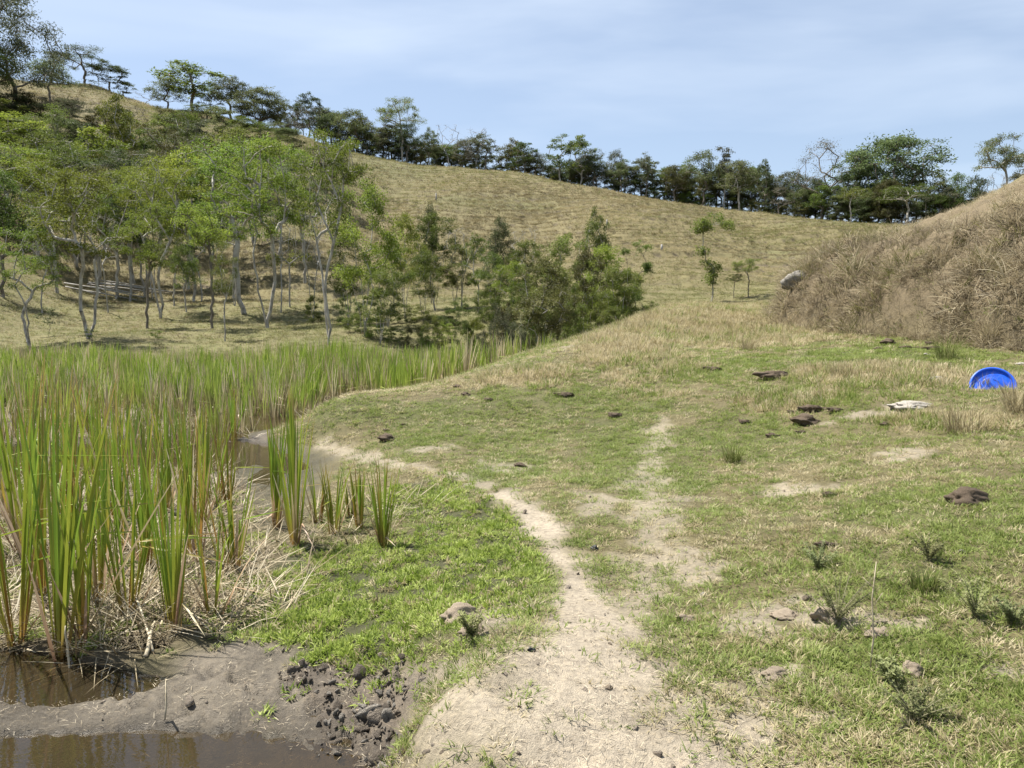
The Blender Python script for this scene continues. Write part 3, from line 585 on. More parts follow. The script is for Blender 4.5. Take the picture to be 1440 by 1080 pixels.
# second rank of meadow trees climbing the foot of the hill; only their crowns show
RANK = 'crowded trees on the foot of the hill'
ORD = 'first second third fourth fifth sixth seventh eighth ninth tenth eleventh twelfth thirteenth fourteenth fifteenth sixteenth seventeenth eighteenth nineteenth twentieth twenty-first twenty-second twenty-third twenty-fourth twenty-fifth twenty-sixth twenty-seventh twenty-eighth twenty-ninth thirtieth thirty-first thirty-second thirty-third thirty-fourth'.split()
RK_ = [(20,72,205,120),(60,82,190,110),(110,75,200,130),(150,88,178,110),(190,74,205,120),(230,86,182,120),(265,72,205,120),(300,84,190,110),(335,76,195,120),(395,84,205,90),(430,72,232,90),(140,66,235,100),(205,64,232,95),(275,63,236,100),(330,64,240,90),(64,68,228,110),(6,78,215,110),(360,90,190,90),(24,95,160,110),(70,100,150,90),(258,98,160,80),(175,100,132,70)]
for k, (px, dd, top, wd) in enumerate(RK_):
    T(px,None,top,wd,('single','round','vase','airy','single')[k%5],('light','mid','mid','light','dark','olive')[k%6],'pale',ORD[sorted(RK_, key=lambda q: q[0]).index((px, dd, top, wd))] + ' from the left of the crowded crowns on the foot of the left hill',RANK,d=dd)
HS = 'trees climbing the left hillside'
for k, (px, dd, top, wd) in enumerate([(15,104,140,80),(48,112,128,70),(90,112,150,60),(130,104,172,70),(185,110,158,56),(215,104,176,70),(245,120,150,50),(285,110,168,70),(320,120,150,60),(345,106,180,70),(385,118,172,56),(420,108,196,60),(455,112,200,56),(478,104,212,50)]):
    T(px,None,top,wd,('airy','round','single','airy')[k%4],('mid','olive','grey','dark','mid')[k%5],'brown',ORD[k]+' from the left of the loose trees climbing the left hillside',HS,d=dd)
for k, (px, by, top, wd) in enumerate([(152,440,300,50),(215,420,290,46),(283,425,300,50),(330,430,270,50),(395,440,290,50),(440,452,300,46),(60,440,300,50)]):
    T(px,by,top,wd,'bare','light','bare',ORD[k]+' bare pale slender tree among the meadow trees, listed left to right' if False else ('thin leafless pale tree behind the '+('fanning many stemmed tree','tall forked pale tree','umbrella shaped tree','stout pale trunk','high forked pale tree','tallest pale many stemmed tree','dark green sapling')[k]),'slender leafless trees in the meadow')
# swamp edge trees and shrubs in the middle
SW = 'trees along the wet hollow'
T(612,437,300,78,'stemmy','mid','pale','many stemmed tree with a knotted crown in the middle of the wet hollow',SW,var=1)
T(607,None,288,30,'round','dark','brown','small dark topped tree rising behind the knotted tree',SW,d=58,var=1)
T(672,441,330,40,'airy','mid','pale','slim pale straight tree left of the dark cone shaped tree',SW,var=1)
T(704,402,305,62,'cone','dark','brown','dark dense cone shaped tree at the foot of the hill',SW)
T(650,None,318,50,'bare','light','bare','leafless pale twiggy tree left of the dark cone shaped tree',SW,d=50,var=0)
T(762,None,362,105,'stemmy','olive','pale','broad olive bushy tree at the edge of the terrace',SW,d=29,var=2)
T(836,None,293,52,'round','mid','pale','tall tree with a dark knob top at the right of the hollow',SW,d=50,var=2)
T(800,None,330,92,'stemmy','mid','pale','dense mid green tree below the dark knob topped tree',SW,d=42,var=0)
T(745,None,338,70,'stemmy','mid','pale','dense dark green tree behind the broad olive bushy tree',SW,d=44,var=1)
T(850,None,345,80,'stemmy','light','pale','light green slender stemmed tree at the right end of the hollow',SW,d=38,var=2)
T(880,None,380,60,'stemmy','mid','pale','low slender stemmed tree beside the crest of the terrace',SW,d=38,var=1)
T(893,None,340,46,'tier','mid','brown','sparse little tree with few leaf tufts against the hillside',SW,d=48,var=1)
T(737,None,318,44,'bare','light','bare','leafless pale tree sticking up behind the dense dark green tree',SW,d=48,var=1)
T(570,None,300,60,'stemmy','light','pale','light green tree between the broad and the knotted tree',SW,d=46,var=2)
T(545,None,345,70,'stemmy','mid','pale','low mid green tree left of the knotted tree',SW,d=42,var=0)
T(535,None,380,60,'stemmy','mid','pale','small green tree behind the right end of the reeds',SW,d=36,var=1)
T(690,None,355,60,'stemmy','mid','pale','green tree in front of the dark cone shaped tree',SW,d=44,var=0)
T(720,None,368,60,'stemmy','light','pale','light green tree right of the dark cone shaped tree',SW,d=40,var=1)
T(825,None,352,60,'stemmy','olive','pale','olive green bushy tree in the middle of the right thicket',SW,d=34,var=1)
T(780,None,372,80,'stemmy','mid','pale','mid green bushy tree behind the broad olive one',SW,d=36,var=0)
T(870,None,372,70,'stemmy','mid','pale','mid green tree close to the crest of the terrace',SW,d=35,var=0)
T(595,None,352,60,'stemmy','mid','pale','dense green tree left of the knotted tree stems',SW,d=44,var=0)
T(490,None,330,60,'stemmy','mid','pale','dark green tree between the tallest and the broad meadow tree',SW,d=44,var=2)
T(640,None,345,60,'stemmy','mid','pale','dark green tree right of the knotted tree',SW,d=50,var=2)
T(1000,425,300,58,'tier','mid','pale','sparse tree with separate leaf tiers beyond the terrace',SW,var=0)
T(1052,418,364,46,'umbrella','mid','brown','small round green tree on thin trunks beyond the terrace',SW,var=1)
T(1032,419,385,28,'umbrella','mid','brown','smaller tree touching the small round tree beyond the terrace',SW,var=0)
SH = 'shrubs along the wet hollow'
SH_ = [(700,25,428,64,'grey'),(655,31,452,46,'mid'),(725,25,455,52,'grey'),(610,36,440,50,'mid'),(760,30,428,60,'mid'),(800,31,418,70,'mid'),(845,33,412,70,'mid'),(885,36,405,60,'mid'),(915,37,424,46,'mid'),(590,44,428,46,'mid'),(560,44,425,44,'mid'),(520,44,418,46,'mid'),(490,46,410,44,'mid'),(440,50,415,36,'mid'),(670,24,472,40,'grey'),(780,35,395,54,'olive'),(830,40,385,60,'mid'),(715,33,425,56,'olive'),(640,42,418,50,'mid'),(860,31,432,50,'mid'),(745,25,470,40,'olive'),(685,44,400,50,'mid'),(940,39,428,34,'mid'),(580,33,452,34,'olive'),(500,40,440,50,'mid'),(530,38,446,46,'light'),(622,38,452,40,'light'),(600,32,464,34,'mid'),(668,34,448,44,'light'),(690,40,412,56,'mid'),(735,36,400,60,'mid'),(810,37,398,50,'mid'),(870,39,410,46,'olive'),(555,37,458,36,'mid')]
for k, (px, dd, top, wd, lf) in enumerate(SH_):
    T(px,None,top,wd,'bush',lf,'brown',('grey green' if lf=='grey' else 'olive' if lf=='olive' else 'green')+' shrub, '+ORD[sorted(SH_, key=lambda q: q[0]).index((px, dd, top, wd, lf))]+' from the left in the thicket of the hollow',SH,'shrub',d=dd)
T(68,473,432,30,'sapling','dark','brown','dark green sapling on the open meadow left of the fanning tree','saplings',cat='sapling')
T(128,484,462,30,'sapling','light','brown','light green shoots at the foot of the fanning many stemmed tree','saplings',cat='sapling')
T(217,484,464,26,'sapling','light','brown','small green sapling just behind the reeds in front of the slim tree','saplings',cat='sapling')
# trees on the left hilltop
LH = 'trees on the left hilltop'
T(40,None,-12,135,'tall','grey','brown','tall airy grey green tree towering at the upper left corner',LH,d=112,var=0)
T(5,None,60,90,'tall','mid','brown','dark tree under the towering airy tree at the left edge',LH,d=108,var=1)
T(85,None,84,70,'round','dark','brown','dark round tree between the towering tree and the bare hillside',LH,d=130,var=0)
T(133,None,72,95,'umbrella','dark','brown','wind swept flat crowned tree on the left skyline',LH,d=148,var=1)
T(166,None,92,62,'airy','dark','brown','dark tree at the right foot of the wind swept flat crowned tree',LH,d=150,var=0)
T(186,None,114,32,'airy','mid','brown','small light tree ending the left skyline clump',LH,d=150,var=1)
for px, dd, top, wd, kd, lf, lb in [(35,110,135,90,'round','dark','dark tree on the slope under the towering tree'),(110,122,140,55,'airy','grey','grey green tree on the bare slope below the wind swept tree'),(165,118,150,70,'airy','grey','open grey green tree on the bare slope left of the gully'),(205,120,148,40,'haze','olive','thin half bare tree on the bare left slope'),(262,125,158,80,'round','mid','broad green tree on the slope below the big skyline tree'),(100,105,165,70,'round','dark','dark low tree left of the bare slope'),(300,138,150,60,'airy','dark','open dark tree on the slope under the dark pair'),(350,128,165,70,'round','mid','green round tree on the slope under the dark pair'),(410,135,182,50,'round','dark','dark tree low on the slope right of the dark pair'),(235,112,165,60,'airy','mid','open green tree on the slope above the crowded crowns'),(150,108,160,60,'airy','olive','olive open tree low on the bare slope')]:
    T(px,None,top,wd,kd,lf,'brown',lb,LH,d=dd)
RG = 'trees along the ridge'
for px, dd, top, wd, kd, lf, bk, lb in [
 (278,150,93,100,'airy','mid','brown','big open light crowned tree on the ridge left of the dark pair'),(248,152,108,60,'round','dark','brown','dark tree on the left flank of the big open skyline tree'),(215,156,128,36,'bare','light','bare','leafless twiggy tree on the left skyline'),(305,156,120,34,'airy','mid','brown','small tree on the right flank of the big open skyline tree'),
 (333,148,110,74,'round','dark','brown','tall dark dense tree, left of the dark pair on the ridge'),(372,144,124,80,'dome','dark','brown','broad dark dense tree, right of the dark pair on the ridge'),(403,158,140,34,'airy','dark','brown','narrow dark tree right of the dark pair'),(440,158,130,40,'airy','dark','brown','spiky open tree halfway along the left ridge'),(462,158,165,30,'airy','dark','brown','low thin tree right of the spiky open ridge tree'),(422,158,160,30,'bare','light','bare','leafless tree beside the spiky open ridge tree'),
 (500,158,155,66,'round','dark','brown','dark rounded tree left of the tall flat topped ridge tree'),(520,158,185,30,'airy','dark','brown','low tree at the foot of the dark rounded ridge tree'),(568,160,142,72,'umbrella','mid','pale','tall flat topped tree standing above the whole ridge'),(574,160,173,48,'round','dark','brown','dark tree under the tall flat topped ridge tree'),(606,160,180,36,'round','dark','brown','dark tree right of the tall flat topped ridge tree'),(545,162,195,34,'airy','grey','brown','thin grey tree left of the tall flat topped ridge tree'),
 (632,162,174,40,'bare','light','bare','leafless round crowned tree right of the flat topped ridge tree'),(650,162,196,36,'haze','grey','brown','thin grey crowned tree in the middle of the ridge'),(681,162,186,54,'airy','grey','brown','open grey green tree left of the gap in the ridge trees'),(668,164,180,40,'bare','light','bare','leafless tree behind the open grey green ridge tree'),
 (737,160,200,42,'airy','mid','brown','light topped tree just right of the gap in the ridge trees'),(752,160,216,40,'round','dark','brown','dark tree right of the gap in the ridge trees'),(788,160,191,60,'airy','mid','pale','high open tree right of the ridge gap, left of its twin'),(815,159,190,50,'airy','mid','pale','high open tree on the ridge, right hand twin'),(834,158,217,46,'round','dark','brown','dark round tree beside the high open twin trees'),(872,157,226,44,'airy','dark','brown','open dark tree right of the dark round ridge tree'),(906,156,214,34,'airy','grey','brown','slender grey tree above the right ridge'),
 (947,154,232,52,'round','olive','brown','olive round tree on the right ridge'),(985,152,212,60,'round','dark','brown','tall dark tree left of the white trunked ridge tree'),(1015,150,206,50,'airy','grey','pale','tall grey green tree beside the white trunked ridge tree'),(1036,143,226,62,'round','dark','pale','dark tree on a white trunk before the right ridge forest'),(1070,146,224,26,'airy','dark','brown','thin tree with one high tuft at the forest gap'),(1092,140,262,50,'haze','grey','brown','low grey tree in the forest gap'),
 (1152,138,196,92,'haze','grey','brown','half bare grey tree left of the giant dark tree'),(1245,136,194,150,'dome','dark','brown','giant broad dark green tree crowning the right ridge'),(1192,124,262,48,'umbrella','mid','pale','small tree on a bent white trunk before the giant dark tree'),(1270,121,262,86,'umbrella','mid','pale','spreading tree on twisted white trunks below the giant dark tree'),(1205,138,225,80,'dome','dark','brown','dark tree on the left flank of the giant dark tree'),(1300,128,240,60,'airy','dark','brown','dark open tree on the right flank of the giant dark tree'),
 (1335,126,244,46,'round','mid','brown','mid green tree between the giant tree and the mound'),(1365,124,248,56,'round','dark','brown','dark round tree behind the top of the mound'),(1402,118,192,84,'umbrella','dark','pale','tall flat crowned tree on bare stems above the mound'),(1436,112,232,70,'airy','grey','brown','grey green tree at the right edge above the mound'),(1392,122,240,36,'bare','light','bare','leafless twigs below the tall flat crowned tree')]:
    T(px,None,top,wd,kd,lf,bk,lb,RG,d=dd)
# dark undergrowth and second row of the forest belt along the ridge
BELT = 'forest belt behind the ridge'
rk = random.Random(9)
sky_x = [300,400,530,650,740,850,1000,1080,1200,1260,1440]; sky_y = [166,192,225,243,254,276,297,305,317,322,330]; sky_d = [157,160,163,163,163,161,154,145,130,125,119]
for k in range(104):
    px = 400 + (k + rk.random()) * (1050 / 104); by = np.interp(px, sky_x, sky_y); dd = np.interp(px, sky_x, sky_d) + rk.uniform(0, 7)
    hh = rk.uniform(28, 58) * (1.0 if px < 800 else 1.2)
    if 690 < px < 712: continue
    kd = rk.choice(('round', 'airy', 'round', 'airy', 'haze') if px < 940 else ('round', 'round', 'airy', 'dome'))
    T(px, None, by - hh, rk.uniform(32, 58), kd, rk.choice(('dark', 'olive', 'mid', 'grey')), 'brown', 'leafy tree in the dense forest belt along the ridge', BELT, d=float(dd))
for k in range(80):
    px = 470 + (k + rk.random()) * (960 / 80); by = np.interp(px, sky_x, sky_y); dd = np.interp(px, sky_x, sky_d) + rk.uniform(-1, 4)
    T(px, None, by - rk.uniform(14, 26), rk.uniform(24, 40), 'bush', rk.choice(('dark', 'mid', 'olive')), 'brown', 'low dark shrub under the forest belt along the ridge', 'undergrowth shrubs along the ridge', 'shrub', d=float(dd))
# ------------------------------------------------------------------ cattails
def reed_mat(name, stops, trans=.35):
    m, t, b, o = mat_new(name); al = attr(t, 'along'); oi = N(t, 'ShaderNodeObjectInfo'); r = ramp(t, al.outputs['Fac'], stops)
    n = noise_node(t, 9, 3, .6, 'Object', (14, 14, 1)); r2 = ramp(t, n.outputs[0], [(.3, (.75, .8, .7)), (.7, (1.2, 1.15, 1.1))])
    c = mixc(t, r.outputs[0], r2.outputs[0], 1.0, 'MULTIPLY'); hs = N(t, 'ShaderNodeHueSaturation'); mr = N(t, 'ShaderNodeMapRange'); mr.inputs[3].default_value = .465; mr.inputs[4].default_value = .515
    t.links.new(oi.outputs['Random'], mr.inputs[0]); t.links.new(mr.outputs[0], hs.inputs['Hue']); t.links.new(c, hs.inputs['Color']); c = hs.outputs[0]
    t.links.new(c, b.inputs['Base Color']); b.inputs['Roughness'].default_value = .42; thin(t, b, o, c, trans); return m
M_REED = reed_mat('cattail_leaf_green', [(0, (.42, .27, .09)), (.12, (.36, .31, .07)), (.30, (.22, .30, .04)), (.8, (.195, .285, .04)), (.90, (.26, .26, .06)), (1, (.34, .21, .10))])
M_REEDY = reed_mat('cattail_leaf_yellowing', [(0, (.40, .22, .06)), (.3, (.40, .28, .06)), (.6, (.26, .27, .05)), (1, (.32, .22, .10))])
M_DEAD = reed_mat('cattail_leaf_dead', [(0, (.28, .19, .11)), (.5, (.42, .33, .20)), (1, (.50, .42, .29))], .2)
def reed_leaf(seed, curl, width=.0165, segs=9, kink=None):
    r = random.Random(seed); V, F, T_ = [], [], []; p = np.zeros(3); ang = 0; tw0 = r.uniform(-.5, .5); tw1 = tw0 + r.uniform(-1.2, 1.2)
    for k in range(segs + 1):
        u = k / segs; wd = width * (1 - u ** 3.0) * (.6 + .4 * min(1, u * 4)) * .5 + .0003; a = tw0 + (tw1 - tw0) * u
        s = np.array([math.sin(a) * math.cos(ang), math.cos(a), -math.sin(a) * math.sin(ang)]); nn = np.array([math.cos(ang), 0, -math.sin(ang)]) * wd * .35
        V += [p - s * wd, p + nn, p + s * wd]; T_ += [u] * 3
        ang += curl * (u ** 1.5) * 2.2 / segs
        if kink and abs(u - kink) < .5 / segs: ang += 1.5
        p = p + np.array([math.sin(ang), 0, math.cos(ang)]) / segs
    for k in range(segs):
        for j in (0, 1): F.append((3 * k + j, 3 * k + j + 1, 3 * k + j + 4, 3 * k + j + 3))
    return np.array(V), F, T_
LEAF_RAW = [reed_leaf(300 + k, c) for k, c in enumerate((.02, .08, .15, .05, .25, .38, .12, .6))] + [reed_leaf(320, .1, kink=.62), reed_leaf(321, .1, kink=.45)]
LEAF_ME = [mesh_np('cattail_leaf', V, F, {'along': ('FLOAT', T_)}, True) for V, F, T_ in LEAF_RAW]
def leaf_specs(r, n, h, droop=.1):
    out_ = []; fan_az = r.uniform(0, 3.14)
    for k in range(n):
        side = 1 if k % 2 else -1; u = k / max(n - 1, 1); az = fan_az + (0 if side > 0 else math.pi) + r.uniform(-.7, .7); ln = .03 + .26 * u * r.random() + r.uniform(0, .07)
        L_ = h * (1.02 - .35 * u * r.random()) / math.cos(ln); kind = r.random()
        v = r.choice((0, 1, 3, 2, 6, 4, 2, 6)) if r.random() > droop else r.choice((4, 5, 7, 8, 9))
        dead = kind < .26 * (.4 + u); yel = not dead and kind < .34
        if dead: L_ *= r.uniform(.35, .85); ln += r.uniform(0, .5)
        out_.append((v, az, ln, L_, dead, yel, r.uniform(0, .045)))
    return out_
def leaf_matrix(sp): 
    v, az, ln, L_, dead, yel, off = sp
    return Matrix.Translation((math.cos(az) * off, math.sin(az) * off, -.03)) @ Matrix.Rotation(az, 4, 'Z') @ Matrix.Rotation(ln, 4, 'Y') @ Matrix.Diagonal((L_, .45 + .55 * L_ if False else 1.25, L_, 1))
NEAR = [ # px, py of the foot, py of the tip, leaves, label
 (83,934,500,14,'tall cattail clump standing in the brown water, nearest of all'),(22,905,505,12,'cattail clump at the left picture edge behind the nearest clump'),(58,840,492,13,'tall yellow footed cattail clump left of the straw pile'),(140,850,520,13,'tall orange footed cattail clump behind the nearest clump'),(118,905,650,10,'short dark cattail clump just right of the nearest clump'),
 (180,868,610,12,'broad fanned cattail clump in the left straw litter'),(245,886,640,14,'cattail clump at the right end of the straw pile'),(300,868,690,10,'short cattail clump beside the damp green shelf'),(205,800,560,13,'upright cattail clump behind the straw pile'),(270,780,560,13,'dense cattail clump above the pale straw stalk'),(330,800,640,9,'thin dark cattail clump with one long bent leaf'),
 (30,780,500,14,'dense tall cattail clump at the left edge in the second row'),(100,760,520,13,'tall cattail clump in the second row above the yellow footed clump'),(165,735,530,13,'cattail clump in the second row left of the centre of the bed'),(235,720,535,13,'cattail clump in the second row near the open water'),(300,715,560,12,'cattail clump left of the grey open water'),
 (415,766,555,15,'tall orange footed cattail clump standing alone right of the open water'),(388,742,590,10,'dead brown based cattail clump left of the lone orange footed clump'),(470,752,645,13,'short yellow footed cattail clump right of the lone tall clump'),(448,735,650,10,'small cattail clump between the lone tall and the yellow footed clump'),(505,742,655,9,'small pale cattail clump near the right end of the row'),(538,768,645,11,'last cattail clump at the right end of the row by the green shelf'),(493,728,668,8,'low cattail clump behind the right end of the row')]
rr = random.Random(77)
GN_ = 'nearest cattail clumps'
for px, py, pt, nl, lab in NEAR:
    p = hit(px, py); h = P(px, pt, p.y)[2] - p.z; h = min(h, 2.1)
    e = link('cattail_clump', None); e.location = p; e.empty_display_size = .2; tag(e, lab, 'cattail', GN_)
    for sp in leaf_specs(rr, nl + (12 if px > 360 else 7), h * (1.08 if px > 360 else 1), .24):
        c = link('leaf', LEAF_ME[sp[0]], e, M_REED); c.matrix_local = leaf_matrix(sp); c.material_slots[0].link = 'OBJECT'; c.material_slots[0].material = M_DEAD if sp[4] else (M_REEDY if sp[5] else M_REED)
# clump prototypes for the rest of the bed
def clump_mesh(seed, n, width=1.0):
    r = random.Random(seed); Vs, Fs, Ts, mi, off = [], [], [], [], 0
    for sp in leaf_specs(r, n, 1.0, .10):
        V, F, T_ = LEAF_RAW[sp[0]]; Mx = np.array(leaf_matrix(sp)); V = V * (1, width, 1); V = V @ Mx[:3, :3].T + Mx[:3, 3]; Vs.append(V); Fs += [tuple(i + off for i in f) for f in F]; Ts += T_; mi += [1 if sp[4] else (2 if sp[5] else 0)] * len(F); off += len(V)
    return np.concatenate(Vs), Fs, Ts, mi
CL = []
for k in range(7):
    V, F, T_, mi = clump_mesh(400 + k, 9 + k % 4); me = mesh_np('cattail_clump', V, F, {'along': ('FLOAT', T_)}, True)
    for mm in (M_REED, M_DEAD, M_REEDY): me.materials.append(mm)
    me.polygons.foreach_set('material_index', np.array(mi, np.int32)); CL.append(me)
g = np.random.default_rng(31); cnt = 0; placed = []
for _ in range(9000):
    if cnt >= 100: break
    d_ = 5.4 + 8.4 * g.random() ** .8; X_ = -d_ * (.02 + .72 * g.random())
    if poly_sd(np.array([X_]), np.array([d_]), REEDBED)[0] < .1: continue
    z_ = float(H(X_, d_))
    q = Zp(345, 645, WATER_Z)
    if abs(X_ - q[0]) < .75 and abs(d_ - q[1]) < 2.2: continue
    if vnoise(np.array(X_ * .9), np.array(d_ * .9), 17) < .36: continue
    if any((X_ - a) ** 2 + (d_ - b_) ** 2 < .32 ** 2 for a, b_ in placed): continue
    placed.append((X_, d_)); cnt += 1
    c = link('cattail_clump', CL[cnt % 7]); c.location = (X_, d_, max(z_, WATER_Z - .1)); c.rotation_euler = (0, 0, g.random() * 6.28); hh = g.uniform(.85, 1.4) * float(np.interp(d_, [6, 8, 13], [1, .82, .72])); c.scale = (hh * .95, hh * .95, hh)
    tag(c, 'green cattail clump in the middle of the reed bed', 'cattail', 'cattail clumps filling the reed bed')
# far band, too dense to count
m, t, b, o = mat_new('cattail_far'); a = attr(t, 'tint', 'INSTANCER'); al = attr(t, 'along'); r = ramp(t, al.outputs['Fac'], [(0, (1, 1, 1)), (.22, (.8, .8, .8)), (.5, (0, 0, 0))])
c = mixc(t, a.outputs['Color'], (.40, .33, .19), r.outputs[0]); t.links.new(c, b.inputs['Base Color']); b.inputs['Roughness'].default_value = .5; thin(t, b, o, c, .35); M_FARREED = m
prot = []
for k in range(4):
    V, F, T_, mi = clump_mesh(430 + k, 10, 1.2); prot.append((V, F, T_))
n = 6200; X = -32 + 35 * g.random(n); Y = 12.2 + 19 * g.random(n)
sdp = poly_sd(X, Y, REEDBED); keep = (sdp > .05) & (fbm(X * .6, Y * .6, 44, 3) + .5 > .42 - .42 * sstep(15, 19, Y)) & (np.abs(X / Y) < .85); X, Y = X[keep], Y[keep]; n = len(X)
pts = np.stack([X, Y, np.maximum(H(X, Y), WATER_Z - .08)], 1); s = g.uniform(.95, 1.4, n) * (1.0 + .22 * sstep(-7, -2, X) * sstep(15, 19, Y))
s = np.where(sdp[keep] < 1.0, s * .9, s) * np.interp(Y, [12, 17, 22, 30], [.68, .78, .96, .88])
col = cmix([(.18, .26, .036), (.26, .35, .055), (.36, .41, .095)], g.random(n)); dd = g.random(n) < .32; col[dd] = cmix(STRAW, g.random(dd.sum()))
scatter('far_cattails', prot, pts, np.stack([g.normal(0, .07, n), g.normal(0, .07, n), g.random(n) * 6.28], 1), np.stack([s, s, s], 1), g.integers(0, 4, n), col, M_FARREED, 'dense green band of cattails across the far side of the pond')
# straw litter under the cattails
X, Y, r, g = fan(26000, 3.4, 26, .35, 43, 16); M = masks(X, Y); near_row = blobs(X, Y, [blob(450,740,150,40)], .5)
dn = np.maximum.reduce([M['reed'], near_row * .5, blobs(X, Y, [blob(340,860,80,45)], .5) * .6]) * np.clip(.45 + 1.4 * fbm(X * 1.6, Y * 1.6, 109, 3) + .2, .1, 1) * np.where(r < 13, 1, .7)
zz = H(X, Y); keep = (g.random(len(X)) < dn) & (zz > WATER_Z - .06); X, Y, r, zz = X[keep], Y[keep], r[keep], zz[keep]; n = len(X)
col = cmix([(.11, .08, .045), (.22, .175, .10), (.35, .29, .185), (.50, .44, .32)], np.clip(g.normal(.42, .3, n), 0, 1)); s = g.uniform(.5, 1.3, n)
scatter('reed_litter', [tuft(500 + k, 9, .12, .34, .0085, (1.0, 1.62), (-.1, .3), 3) for k in range(5)], np.stack([X, Y, np.maximum(zz, WATER_Z) + .015], 1), rots(g, n, X, Y, .2), np.stack([s, s, s], 1), g.integers(0, 5, n), col, blade_mat('dry_reed_litter', .12), 'tangled pale straw litter under the cattails')

# ------------------------------------------------------------------ single stalks, pats, stones, lid and weeds
def tube(name, pts, rads, mat, parent=None, k=6):
    V, F = [], []; pts = [np.array(p, float) for p in pts]
    for i, p in enumerate(pts):
        d = pts[min(i + 1, len(pts) - 1)] - pts[max(i - 1, 0)]; d /= np.linalg.norm(d) + 1e-9; ref = np.array([0, 0, 1.]) if abs(d[2]) < .9 else np.array([1., 0, 0]); u = np.cross(d, ref); u /= np.linalg.norm(u); v = np.cross(d, u)
        for j in range(k): V.append(p + rads[i] * (math.cos(6.2832 * j / k) * u + math.sin(6.2832 * j / k) * v))
    for i in range(len(pts) - 1): F += [(i * k + j, i * k + (j + 1) % k, (i + 1) * k + (j + 1) % k, (i + 1) * k + j) for j in range(k)]
    F += [tuple(range(k))[::-1], tuple(range((len(pts) - 1) * k, len(pts) * k))]
    return link(name, mesh_np(name, np.array(V), F, smooth=True), parent, mat)
def plain(name, c0, c1, scale=20, rough=.85, bmp=.6, bd=.01, c2=None):
    m, t, b, o = mat_new(name); n = noise_node(t, scale, 6, .68); r = ramp(t, n.outputs[0], [(.32, c0), (.52, c1), (.72, c2 or c1)]); t.links.new(r.outputs[0], b.inputs['Base Color']); b.inputs['Roughness'].default_value = rough; bump(t, b, n.outputs[0], bmp, bd); return m
M_STALK = plain('dry_stalk', (.30, .24, .15), (.52, .45, .32), 14)
for (x0, y0, h0, x1, y1, h1, rad, lab) in [
 (96,938,.02,294,831,.22,.0075,'long pale reed stalk lying across the straw pile to the water'),(100,985,.0,92,880,.45,.006,'bent pale stalk standing in the brown water left of the nearest clump'),(218,900,.02,262,835,.12,.008,'short pale stalk leaning in the straw pile'),
 (182,822,.05,292,880,.02,.009,'pale broken stalk pointing down to the mud from the straw pile'),(215,918,.01,185,848,.16,.007,'thin stalk crossing the straw pile at its lower edge'),(232,1012,.0,237,955,.31,.004,'upright dry twig standing in the mud spit'),(205,925,.01,218,885,.05,.012,'flat broken reed end lying on the mud'),
 (60,740,.3,205,700,.35,.006,'yellow bent reed leaf arching across the middle of the bed')]:
    a, b_ = hit(x0, y0), hit(x1, y1); a = np.array(a) + (0, 0, h0); 
    if h1 > .3: b_ = Vector(P(x1, y1, a[1]))
    b_ = np.array(b_) + (0, 0, h1 if h1 <= .3 else 0); mid = (a + b_) / 2 + (0, 0, .02 if h1 <= .3 else .10)
    tag(tube('reed_stalk', [a, (a * 3 + mid) / 4 + .003, mid, (b_ * 2 + mid) / 3 - .004, b_], [rad, rad, rad * .9, rad * .8, rad * .5], M_STALK), lab, 'stalk', 'loose reed stalks')
import bmesh
def lump_mesh(name, seed, rough=.35, flat=.5, sub=3):
    bm = bmesh.new(); bmesh.ops.create_icosphere(bm, subdivisions=sub, radius=1); r_ = np.random.default_rng(seed); dirs = r_.normal(0, 1, (14, 3)); dirs /= np.linalg.norm(dirs, axis=1)[:, None]; am = r_.uniform(-.5, .6, 14)
    for v in bm.verts:
        q = np.array(v.co); k = 1 + rough * float(np.sum(am * np.exp(-9 * (1 - dirs @ q)))) + rough * 1.3 * float(fbm(np.array(q[0] * 2.6 + seed + q[2] * 1.3), np.array(q[1] * 2.6 + q[2] * 2.1), seed, 5, .62))
        v.co = Vector(q * k); v.co.z = max(v.co.z, -.45) * flat
    me = bpy.data.meshes.new(name); bm.to_mesh(me); bm.free(); me.polygons.foreach_set('use_smooth', np.ones(len(me.polygons), bool)); return me
LUMP = [lump_mesh('pat', 600 + k, .8, .42, 4) for k in range(6)]; STONE = [lump_mesh('stone', 620 + k, .75, .75, 4) for k in range(4)]
M_DUNG = plain('dried_dung', (.055, .04, .028), (.115, .085, .058), 30, .9, .9, .015, (.20, .15, .105)); M_STONE = plain('pale_stone', (.20, .18, .15), (.33, .30, .255), 9, .9, .8, .02, (.44, .41, .36)); M_CLOD = plain('dry_clod', (.22, .17, .12), (.34, .275, .20), 24, .9, .9, .012, (.42, .35, .27)); M_BLACK = plain('black_plastic', (.010, .011, .011), (.02, .022, .021), 12, .45, .2)
k_ = [0]
def lump(name, px, py, wpx, mat, lab, cat, grp=None, lib=LUMP, asp=.6, hz=1.0, sink=.0):
    k_[0] += 1; p = hit(px, py); s = wpx / 2 * p.y / FPX; o = link(name, lib[k_[0] % len(lib)]); o.location = (p.x, p.y, p.z + s * .12 * hz - sink); o.rotation_euler = (0, 0, k_[0] * 1.7 if asp > .85 else rr.uniform(-.3, .3)); o.scale = (s, s * asp, s * hz)
    if not o.data.materials: o.data.materials.append(mat)
    o.material_slots[0].link = 'OBJECT'; o.material_slots[0].material = mat
    return tag(o, lab, cat, grp)
DG = 'dung pats on the pasture'
